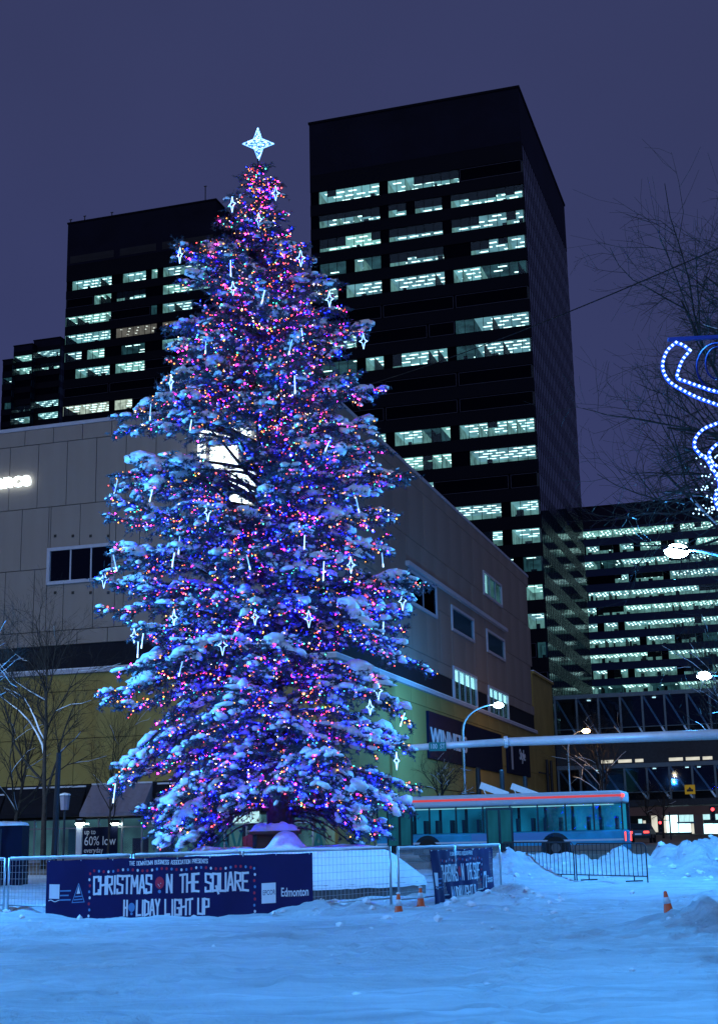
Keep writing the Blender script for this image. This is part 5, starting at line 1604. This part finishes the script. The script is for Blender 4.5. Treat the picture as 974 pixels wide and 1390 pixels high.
tubes = [(313, 364), (357, 403), (279, 471), (410, 454), (394, 471), (259, 575), (204, 559), (400, 522), (205, 672), (157, 662), (235, 760), (243, 740), (156, 764), (337, 763), (413, 736), (193, 870), (187, 882), (245, 908), (155, 1077), (546, 977), (439, 775), (520, 849), (485, 685), (519, 760), (445, 603)]
for px, py in stars + tubes:
    p = surf(px, py)
    ax_ = axis_x(p[2] + .3)
    make_branch(p[2] + .32, math.atan2(p[1] - TREE_Y, p[0] - ax_), reach=math.hypot(p[0] - ax_, p[1] - TREE_Y) + .12); nbr += 1
# leader tip
for k in range(10): make_branch(ZT - .45 + .05 * k, rng.uniform(0, 6.28), rng.uniform(.7, 1.0), small=True)
print('branches', nbr, 'tris', ntri[0])

SL = thing('string_lights', 'strings of small coloured bulbs wound through the tall spruce', 'string lights', (TREE_X, TREE_Y, ZB), 0)
tot = 0
for k_, pts in BULBS.items():
    P = np.array(pts); P = P[~in_gap(P)]; n = len(P); tot += n
    sizes = (.0115 + .014 * rng.random((n, 1, 1)) ** 2) * (1.18 if k_ == 'blue' else 1.0)
    v = P[:, None] + OCT[0][None] * sizes
    t = OCT[1][None] + (np.arange(n) * 6)[:, None, None]
    o = fast_mesh(k_ + '_bulbs', v.reshape(-1, 3), t.reshape(-1, 3), 'bulb_' + k_, SL, origin=ORG)
    o['kind'] = 'stuff'
print('bulbs', tot)

# ------------------------------------------------------------------ star on the tree top
tp_ = at(350, 196, TREE_Y)
TS = thing('star_topper', 'four pointed star of white lights on the very top of the spruce', 'tree star', (axis_x(ZT), TREE_Y, ZT), 0)
m = TREE_Y / 1950.0 * .985
outl = [(0, 29), (6, 10), (25, 1), (8, -6), (1, -27), (-6, -7), (-24, 2), (-7, 9)]
outl = [(tp_[0] + a * m, tp_[2] + b * m) for a, b in outl]
ed = MB()
for i in range(8):
    a, b = outl[i], outl[(i + 1) % 8]
    ed.bar((a[0], TREE_Y, a[1]), (b[0], TREE_Y, b[1]), .022)
ed.build('star_frame', 'ornament_dim', TS, world=True)
c3 = (tp_[0], tp_[2])
core = MB(); vv = [(c3[0], TREE_Y - .13, c3[1]), (c3[0], TREE_Y + .13, c3[1])] + [(a, TREE_Y, b) for a, b in outl]
core.add(vv, [(0, 2 + i, 2 + (i + 1) % 8) for i in range(8)] + [(1, 2 + (i + 1) % 8, 2 + i) for i in range(8)]).build('star_body', 'print_blue', TS, world=True)
sb_ = MB()
for i in range(230):
    j = rnd.randrange(8); a, b = np.array(outl[j]), np.array(outl[(j + 1) % 8]); c = np.array(c3)
    u, w = rnd.random(), rnd.random()
    if u + w > 1: u, w = 1 - u, 1 - w
    p = c + (a - c) * u + (b - c) * w
    t = 1 - u - w
    sb_.ball((p[0], TREE_Y - .135 * t - .02, p[1]), .014 + .005 * rnd.random(), OCT)
sb_.build('star_bulbs', 'topper_white', TS, world=True)['kind'] = 'stuff'
MB().tube([(axis_x(ZT), TREE_Y, ZT - .6), (tp_[0], TREE_Y, outl[4][1] + .05)], .025, 6).build('mounting_rod', 'dark_metal', TS, world=True)

# ------------------------------------------------------------------ hanging ornaments: star outlines and light tubes
def sidew(px, py):
    ax = proj((axis_x(at(px, py, TREE_Y)[2]), TREE_Y, at(px, py, TREE_Y)[2]))[0]
    d = px - ax
    return 'left' if d < -60 else ('right' if d > 60 else 'middle')
for k, (px, py) in enumerate(sorted(stars, key=lambda s: s[1])):
    p = surf(px, py)
    S = thing('star_ornament', 'lit white star ornament, %s highest of the hanging stars, %s of the spruce' % (ORD[k], sidew(px, py)), 'ornament', p, rnd.uniform(-.9, .9), 'star outlines hanging in the spruce')
    hgt = .23 * rnd.uniform(.8, 1.1)
    o8 = [(0, hgt), (hgt * .17, hgt * .17), (hgt * .50, 0), (hgt * .17, -hgt * .17), (0, -hgt), (-hgt * .17, -hgt * .17), (-hgt * .50, 0), (-hgt * .17, hgt * .17)]
    fr_ = MB()
    for i in range(8):
        a, b = o8[i], o8[(i + 1) % 8]; fr_.bar((a[0], 0, a[1]), (b[0], 0, b[1]), .0125)
    fr_.build('light_outline', 'ornament_white', S)
    MB().tube([(0, 0, hgt), (0, .08, hgt + .25)], .005, 4).build('hanger', 'dark_metal', S)
for k, (px, py) in enumerate(sorted(tubes, key=lambda s: s[1])):
    p = surf(px, py)
    S = thing('light_tube', 'thin glowing icicle tube, %s highest of the tubes, %s of the spruce' % (ORD[k], sidew(px, py)), 'ornament', p, 0, 'light tubes hanging in the spruce')
    hgt = .21 * rnd.uniform(.75, 1.15); tl = rnd.gauss(.01, .035)
    MB().tube([(tl, 0, hgt), (-tl, 0, -hgt)], .0115, 8).build('tube', 'ornament_white' if rnd.random() < .6 else 'ornament_dim', S)
    MB().tube([(tl, 0, hgt), (tl, 0, hgt + .05)], .02, 8).build('cap', 'dark_metal', S)
    MB().tube([(-tl * .6, -.002, -hgt * .55), (-tl, -.002, -hgt - .005)], .018, 8).build('bright_tip', 'rope_bulb', S)

# ------------------------------------------------------------------ bare trees
def bare_tree(label, base, height, seed, trunk_r=.14, levels=4, spread=.9, n1=10, first=.28, snow=.5, lean=(0, 0), crown=1.0, group='bare street trees', fine=1.0):
    r = np.random.default_rng(seed)
    g = gh(base[0], base[1]) - .1
    T = thing('bare_tree', label, 'tree', (base[0], base[1], g), 0, group)
    tm, bm_, sm = MB(), MB(), MB()
    def line(p, d, L, r0, r1, k, up, jit):
        pts = [np.array(p, float)]; d = np.array(d, float)
        for i in range(k):
            d = nrm(d + r.normal(0, jit, 3) + np.array([0, 0, up]))
            pts.append(pts[-1] + d * L / k)
        return np.array(pts), np.linspace(r0, r1, k + 1)
    def snowline(pts, rad):
        if len(pts) < 3: return
        q_ = pts[:-1] + np.array([0, 0, 1]) * (rad[:-1] * .9)[:, None]
        sm.tube(q_, rad[:-1] * r.uniform(.75, 1.2, len(q_)) + .004, 4)
    def grow(pts, rad, L, lev):
        if lev > levels: return
        n = {1: n1, 2: int(7 * fine), 3: int(6 * fine), 4: int(4 * fine)}[lev]
        for i in range(n):
            t = r.uniform(first, .98) if lev == 1 else r.uniform(.22, 1.0)
            k = min(len(pts) - 2, int(t * (len(pts) - 1)))
            w = t * (len(pts) - 1) - k
            p = pts[k] * (1 - w) + pts[k + 1] * w
            tg = nrm(pts[k + 1] - pts[k])
            sd = nrm(np.cross(tg, r.normal(0, 1, 3)))
            a = r.uniform(.45, 1.0) * spread
            d = nrm(tg * math.cos(a) + sd * math.sin(a))
            l = L * ((r.uniform(.42, .62) * (1.15 - .55 * t)) if lev == 1 else r.uniform(.32, .60)) * (crown if lev == 1 else 1)
            r0 = min(rad[k] * .62, .035 * l + .004)
            ke = {1: 7, 2: 5, 3: 3, 4: 2}[lev]
            pp, rr = line(p, d, l, r0, max(.0035, r0 * .3), ke, .05 if lev < 3 else .02, .16)
            (bm_).tube(pp, rr, 5 if lev == 1 else (4 if lev == 2 else 3))
            if lev <= 2 and r.random() < snow and abs(pp[-1][2] - pp[0][2]) < l * .75: snowline(pp, rr)
            grow(pp, rr, l, lev + 1)
    pts, rad = line((0, 0, 0), (lean[0], lean[1], 1), height * .8, trunk_r, trunk_r * .25, 9, .05, .05)
    tm.tube(pts, rad, 9); tm.build('trunk', 'bark', T, smooth=True)
    grow(pts, rad, height, 1)
    bm_.build('branches', 'twig', T)
    if sm.v: sm.build('branch_snow', 'snow', T, smooth=True)['kind'] = 'stuff'
    return T
b = at(58, 1160, 68.0); bare_tree('tall bare tree before the ochre wall at the left', b, 12.0, 11, .15, n1=13, snow=.25, spread=.8)
b = at(146, 1160, 74.0); bare_tree('slim bare sapling before the pale awning', b, 7.4, 12, .07, levels=3, n1=9, snow=.15, spread=.55)
b = at(14, 1160, 76.0); bare_tree('bare tree at the left edge before the dark awnings', b, 10.0, 13, .12, n1=10, snow=.25)
b = at(-95, 1160, 40.0); bare_tree('frosted tree leaning in from the left edge with lit twigs', b, 7.2, 14, .12, n1=24, snow=.6, lean=(.10, 0), crown=.9, first=.5)
b = at(1255, 1160, 30.0); bare_tree('large bare tree reaching over the right edge of the sky', b, 15.0, 17, .24, n1=40, snow=.06, lean=(-.02, 0), crown=.98, first=.34, spread=1.05, fine=1.3)
b = at(822, 1140, 116.0); bare_tree('bare tree lit amber by the lamp before the footbridge', b, 10.5, 18, .14, levels=4, n1=11, snow=.6, first=.4)
b = at(996, 1140, 62.0); bare_tree('frosted tree lit cyan by the lamp at the right edge', b, 9.5, 19, .13, n1=14, snow=.9, first=.4)
b = at(598, 1130, 79.0); bare_tree('gnarled bare tree under the store sign right of the spruce', b, 5.4, 21, .13, levels=3, n1=9, snow=.4, spread=1.0, first=.45)
for px, sd, lab in ((884, 31, 'thin bare street tree left of the pink shop'), (900, 33, 'thin bare street tree before the pink shop window')):
    b = at(px, 1135, 140.0); bare_tree(lab, b, 5.5, sd, .12, levels=3, n1=8, snow=.1, first=.4)

# ------------------------------------------------------------------ dark post, lantern sign and utility box at the left
p = at(73, 1160, 58.0); g = gb(p[0], p[1]); tpz = at(80, 1022, 58.0)
S = thing('dark_post', 'plain dark post standing before the shop at the left', 'post', (p[0], p[1], g), 0)
MB().tube([(0, 0, 0), (tpz[0] - p[0], 0, tpz[2] - g)], [.13, .10], 8).build('shaft', 'dark_metal', S)
MB().lathe([(.2, 0), (.2, .12), (.13, .2)], 10).build('base', 'dark_metal', S)
p = at(86, 1160, 66.0); g = gb(p[0], p[1]); h = at(86, 1090, 66.0)[2] - g
S = thing('lantern_post', 'small lantern box on a thin post beside the plain dark post', 'lantern', (p[0], p[1], g), 0)
MB().tube([(0, 0, 0), (0, 0, h - .3)], .05, 8).build('shaft', 'dark_metal', S)
MB().lathe([(.18, h - .33), (.24, h + .28), (.20, h + .33)], 8).build('lantern_box', 'canvas_grey', S)
MB().lathe([(.28, h + .331), (.24, h + .40), (.05, h + .45)], 8).build('cap', 'snow', S)
a, b = at(-30, 1122, 46.0), at(29, 1160, 46.0); g = gb(a[0], 46.0)
S = thing('utility_box', 'black utility box with a snowy top at the left edge', 'utility box', ((a[0] + b[0]) / 2, 46.5, g), 0)
hw, hz = (b[0] - a[0]) / 2, a[2] - g
MB().box(-hw, hw, -.5, .5, 0, hz).build('cabinet', 'black_panel', S)
MB().box(-hw * .48, -hw * .46, -.515, -.5, .1, hz - .1).box(.02, .05, -.515, -.5, .1, hz - .1).build('door_seam', 'dark_metal', S)
v = ICO3[0] * [hw * 1.02, .55, .13]; v[:, 2] = np.maximum(v[:, 2], -.02) + hz + .02; v[:, :2] = np.sign(v[:, :2]) * np.minimum(abs(v[:, :2]) * 1.25, [hw * 1.02, .54])
MB().add(v, ICO3[1]).build('top_snow', 'snow', S, smooth=True)

# ------------------------------------------------------------------ city bus on the avenue
VB = 66.0
PBU = uv(0, VB, 0)
ua, ub = face(520, 1120, PBU, D1)[0], face(851, 1120, PBU, D1)[0]
LBU = ub - ua
pb = uv((ua + ub) / 2, VB, 0); g = gb(pb[0], pb[1]) + .015
BU_ = thing('city_bus', 'long teal city bus with a red roof line standing on the avenue', 'bus', (pb[0], pb[1], g), -GA)
hl = LBU / 2
def rbox(x0, x1, y0, y1, z0, z1, r=.15):
    bm = bmesh.new(); bmesh.ops.create_cube(bm, size=1)
    for v_ in bm.verts: v_.co = ((x0 + x1) / 2 + v_.co.x * (x1 - x0), (y0 + y1) / 2 + v_.co.y * (y1 - y0), (z0 + z1) / 2 + v_.co.z * (z1 - z0))
    bmesh.ops.bevel(bm, geom=bm.edges[:], offset=r, segments=3, affect='EDGES', profile=.5)
    bm.verts.ensure_lookup_table()
    out = MB().add([v_.co[:] for v_ in bm.verts], [[q_.index for q_ in f_.verts] for f_ in bm.faces]); bm.free()
    return out
rbox(-hl, hl, -1.27, 1.27, .34, 1.25, .12).build('body', 'bus_body', BU_, smooth=False)
rbox(-hl, hl, -1.27, 1.27, 2.42, 2.98, .14).build('roof', 'bus_white', BU_)
MB().box(-hl + .08, hl - .08, .95, 1.18, 1.25, 2.42).build('far_side', 'bus_interior', BU_)
MB().box(-hl + .1, hl - .1, -1.1, .94, 1.2, 1.26).build('floor', 'bus_dark', BU_)
MB().box(-hl + .05, hl - .05, -1.285, -1.272, 2.70, 2.80).build('red_line', 'bus_red', BU_)
MB().box(-hl + .05, hl - .05, -1.283, -1.272, .78, .86).build('side_stripe', 'bus_white', BU_)
nw = 9
for i in range(nw + 1):
    x = -hl + .06 + i * (LBU - .12) / nw
    cube('pillar', 'bus_dark', BU_, x - .03, x + .03, -1.26, -1.14, 1.24, 2.44)
    cube('pillar', 'bus_dark', BU_, x - .06, x + .06, .85, 1.26, 1.24, 2.44)
    if i < nw:
        x1 = x + (LBU - .12) / nw
        cube('window', 'bus_pane', BU_, x + .035, x1 - .035, -1.24, -1.22, 1.26, 2.42)
        for s_ in (.2, .75):
            cx_ = x + (x1 - x) * s_
            sb2 = cube('seat_back', 'bus_dark', BU_, cx_ - .06, cx_ + .06, -.9, -.35, 1.26, 1.85)
cube('advert_panel', 'print_blue', BU_, -1.2, 2.6, -1.279, -1.271, .88, 1.2)
for dx_ in (-hl + .55, -hl + 5.3):
    d_ = cube('door', 'bus_dark', BU_, dx_, dx_ + 1.25, -1.288, -1.262, .42, 2.36)
    for k_ in (0, 1): cube('door_pane', 'bus_door', BU_, dx_ + .08 + .6 * k_, dx_ + .56 + .6 * k_, -1.296, -1.289, .75, 2.25)
cube('skirt', 'road_snow', BU_, -hl + .1, hl - .1, -1.276, -1.271, .36, .62)
cube('ceiling_lamp', 'bus_lamp', BU_, -hl + .5, hl - .5, -.55, -.45, 2.36, 2.40)
for x in (-hl + 2.5, hl - 3.1):
    arch = [(x - .68, .30), (x + .68, .30)] + [(x + .68 * math.cos(t), .5 + .68 * math.sin(t)) for t in np.linspace(0, PI, 13)]
    MB().prism(arch, -1.279, -1.0).build('wheel_arch', 'bus_dark', BU_)
    an = np.linspace(0, 2 * PI, 25)[:-1]
    wv = [(x + .5 * math.cos(t), y, .5 + .5 * math.sin(t)) for y in (-1.30, -1.02) for t in an]
    wf = [(i, (i + 1) % 24, (i + 1) % 24 + 24, i + 24) for i in range(24)] + [tuple(range(23, -1, -1)), tuple(range(24, 48))]
    wh_ = MB().add(wv, wf).build('wheel', 'rubber', BU_)
    wv = [(x + .21 * math.cos(t), y, .5 + .21 * math.sin(t)) for y in (-1.32, -1.301) for t in an]
    MB().add(wv, wf).build('rim', 'concrete', wh_)
for y in (-1.05, 1.05):
    cube('tail_light', 'tail_red', BU_, hl, hl + .03, y - .12, y + .12, .75, 1.15)
    cube('headlight', 'bus_lamp', BU_, -hl - .03, -hl, y - .15, y + .15, .6, .8)
cube('marker_light', 'tail_red', BU_, hl - .02, hl + .06, -1.29, -1.0, 2.68, 2.82)

# ------------------------------------------------------------------ car seen from behind
p = at(871, 1146, 112.0); g = gb(p[0], p[1]) + .02
CR = thing('parked_car', 'dark car with red tail lights seen from behind left of the pink shop', 'car', (p[0], p[1], g), -GA)
prof = [(-2.2, .35), (-2.2, .95), (-1.9, 1.02), (-1.45, 1.45), (.3, 1.48), (1.1, 1.0), (2.1, .85), (2.2, .4)]
k = len(prof); vs = []
for sx_ in (-.88, .88):
    for (y, z_) in prof: vs.append((sx_ * (1 if z_ < 1.05 else .8), y, z_))
MB().add(vs, [tuple(range(k)), tuple(range(2 * k - 1, k - 1, -1))] + [(i, i + k, (i + 1) % k + k, (i + 1) % k) for i in range(k)]).build('body', 'car_paint', CR)
MB().add([(-.66, -1.925, 1.05), (.66, -1.925, 1.05), (.62, -1.52, 1.41), (-.62, -1.52, 1.41)], [(0, 1, 2, 3)]).build('rear_window', 'bus_dark', CR)
for s_ in (-.62, .62):
    cube('tail_light', 'tail_red', CR, s_ - .2, s_ + .2, -2.23, -2.2, .72, .88)
cube('bumper', 'rubber', CR, -.85, .85, -2.28, -2.201, .36, .55)
cube('number_plate', 'print_white', CR, -.25, .25, -2.225, -2.201, .6, .72)
for sx_ in (-.84, .84):
    for y in (-1.35, 1.35):
        an = np.linspace(0, 2 * PI, 17)[:-1]
        wv = [(x, y + .32 * math.cos(t), .32 + .32 * math.sin(t)) for x in (sx_ - .1, sx_ + .1) for t in an]
        w_ = MB().add(wv, [(i, (i + 1) % 16, (i + 1) % 16 + 16, i + 16) for i in range(16)] + [tuple(range(15, -1, -1)), tuple(range(16, 32))]).build('wheel', 'rubber', CR)

# ------------------------------------------------------------------ passer-by behind the planter
p = at(339, 1150, 52.0); g = gh(p[0], p[1])
PE = thing('person', 'person in a red jacket and dark hat walking behind the snowy planter', 'person', (p[0], p[1], g), .5)
def skin(name, verts, edges, radii, m, parent, sub=2):
    me = bpy.data.meshes.new(name); me.from_pydata(verts, edges, []); me.materials.append(MATS[m])
    o = bpy.data.objects.new(name, me); COL.objects.link(o); o.parent = parent
    md = o.modifiers.new('skin', 'SKIN'); md.use_smooth_shade = True
    for i, r_ in enumerate(radii):
        sv = me.skin_vertices[0].data[i]; sv.radius = (r_, r_ * .85); sv.use_root = (i == 0)
    sbm = o.modifiers.new('sub', 'SUBSURF'); sbm.levels = sbm.render_levels = sub
    return o
hS = 1.62 / 1.75
V_ = [(0, 0, .92), (0, 0, 1.15), (0, 0, 1.38), (0, 0, 1.50), (0, 0, 1.56), (.09, 0, .88), (.12, -.14, .48), (.12, -.06, .06), (-.09, 0, .88), (-.12, .12, .50), (-.12, .22, .09), (.19, 0, 1.38), (.25, .08, 1.12), (.23, -.04, .90), (-.19, 0, 1.38), (-.25, -.08, 1.12), (-.23, -.16, .92), (.12, -.24, .05), (-.12, .06, .05)]
V_ = [tuple(c * hS for c in v_) for v_ in V_]
E_ = [(0, 1), (1, 2), (2, 3), (3, 4), (0, 5), (5, 6), (6, 7), (7, 17), (0, 8), (8, 9), (9, 10), (10, 18), (2, 11), (11, 12), (12, 13), (2, 14), (14, 15), (15, 16)]
R_b = [.15, .15, .17, .07, .055, .10, .075, .055, .10, .075, .055, .085, .065, .045, .085, .065, .045, .05, .05]
bd = skin('body', V_, E_, R_b, 'red_cloth', PE)
lg = MB()
skin('trousers', [V_[i] for i in (0, 5, 6, 7, 8, 9, 10)], [(0, 1), (1, 2), (2, 3), (0, 4), (4, 5), (5, 6)], [.155, .115, .09, .07, .115, .09, .07], 'dark_cloth', PE)
hv = ICO3[0].copy(); hv = hv * [.078, .098, .115]
hv[:, 1] -= .02 * (hv[:, 2] < -.03); 
nose = (abs(hv[:, 0]) < .02) & (hv[:, 1] < -.08) & (abs(hv[:, 2] + .01) < .03); hv[nose, 1] -= .02
hd_ = MB().add(hv + [0, -.01, 1.66 * hS], ICO3[1]).build('head', 'skin', PE, smooth=True)
MB().ball((.03, -.10, 1.68 * hS), .011).ball((-.03, -.10, 1.68 * hS), .011).build('eyes', 'dark_cloth', hd_)
hat = ICO3[0] * [.095, .115, .11]; hat[:, 2] = np.maximum(hat[:, 2], -.01)
MB().add(hat + [0, .005, 1.69 * hS], ICO3[1]).build('hat', 'dark_cloth', PE, smooth=True)
for side_, wv in ((1, V_[13]), (-1, V_[16])):
    w0 = np.array(wv)
    hv_ = [tuple(w0), tuple(w0 + [0, -.01, -.06])]; he = [(0, 1)]; hr = [.03, .034]
    for q_ in range(4):
        a_ = w0 + [0.012 * side_ * 0, -.035 + .02 * q_, -.10]; hv_ += [tuple(a_), tuple(a_ + [-.01 * side_, 0, -.05])]; n0 = len(hv_) - 2; he += [(1, n0), (n0, n0 + 1)]; hr += [.010, .008]
    a_ = w0 + [0, -.045, -.05]; hv_ += [tuple(a_), tuple(a_ + [0, -.015, -.04])]; n0 = len(hv_) - 2; he += [(1, n0), (n0, n0 + 1)]; hr += [.011, .009]
    skin('hand', hv_, he, hr, 'dark_cloth', PE, 1)
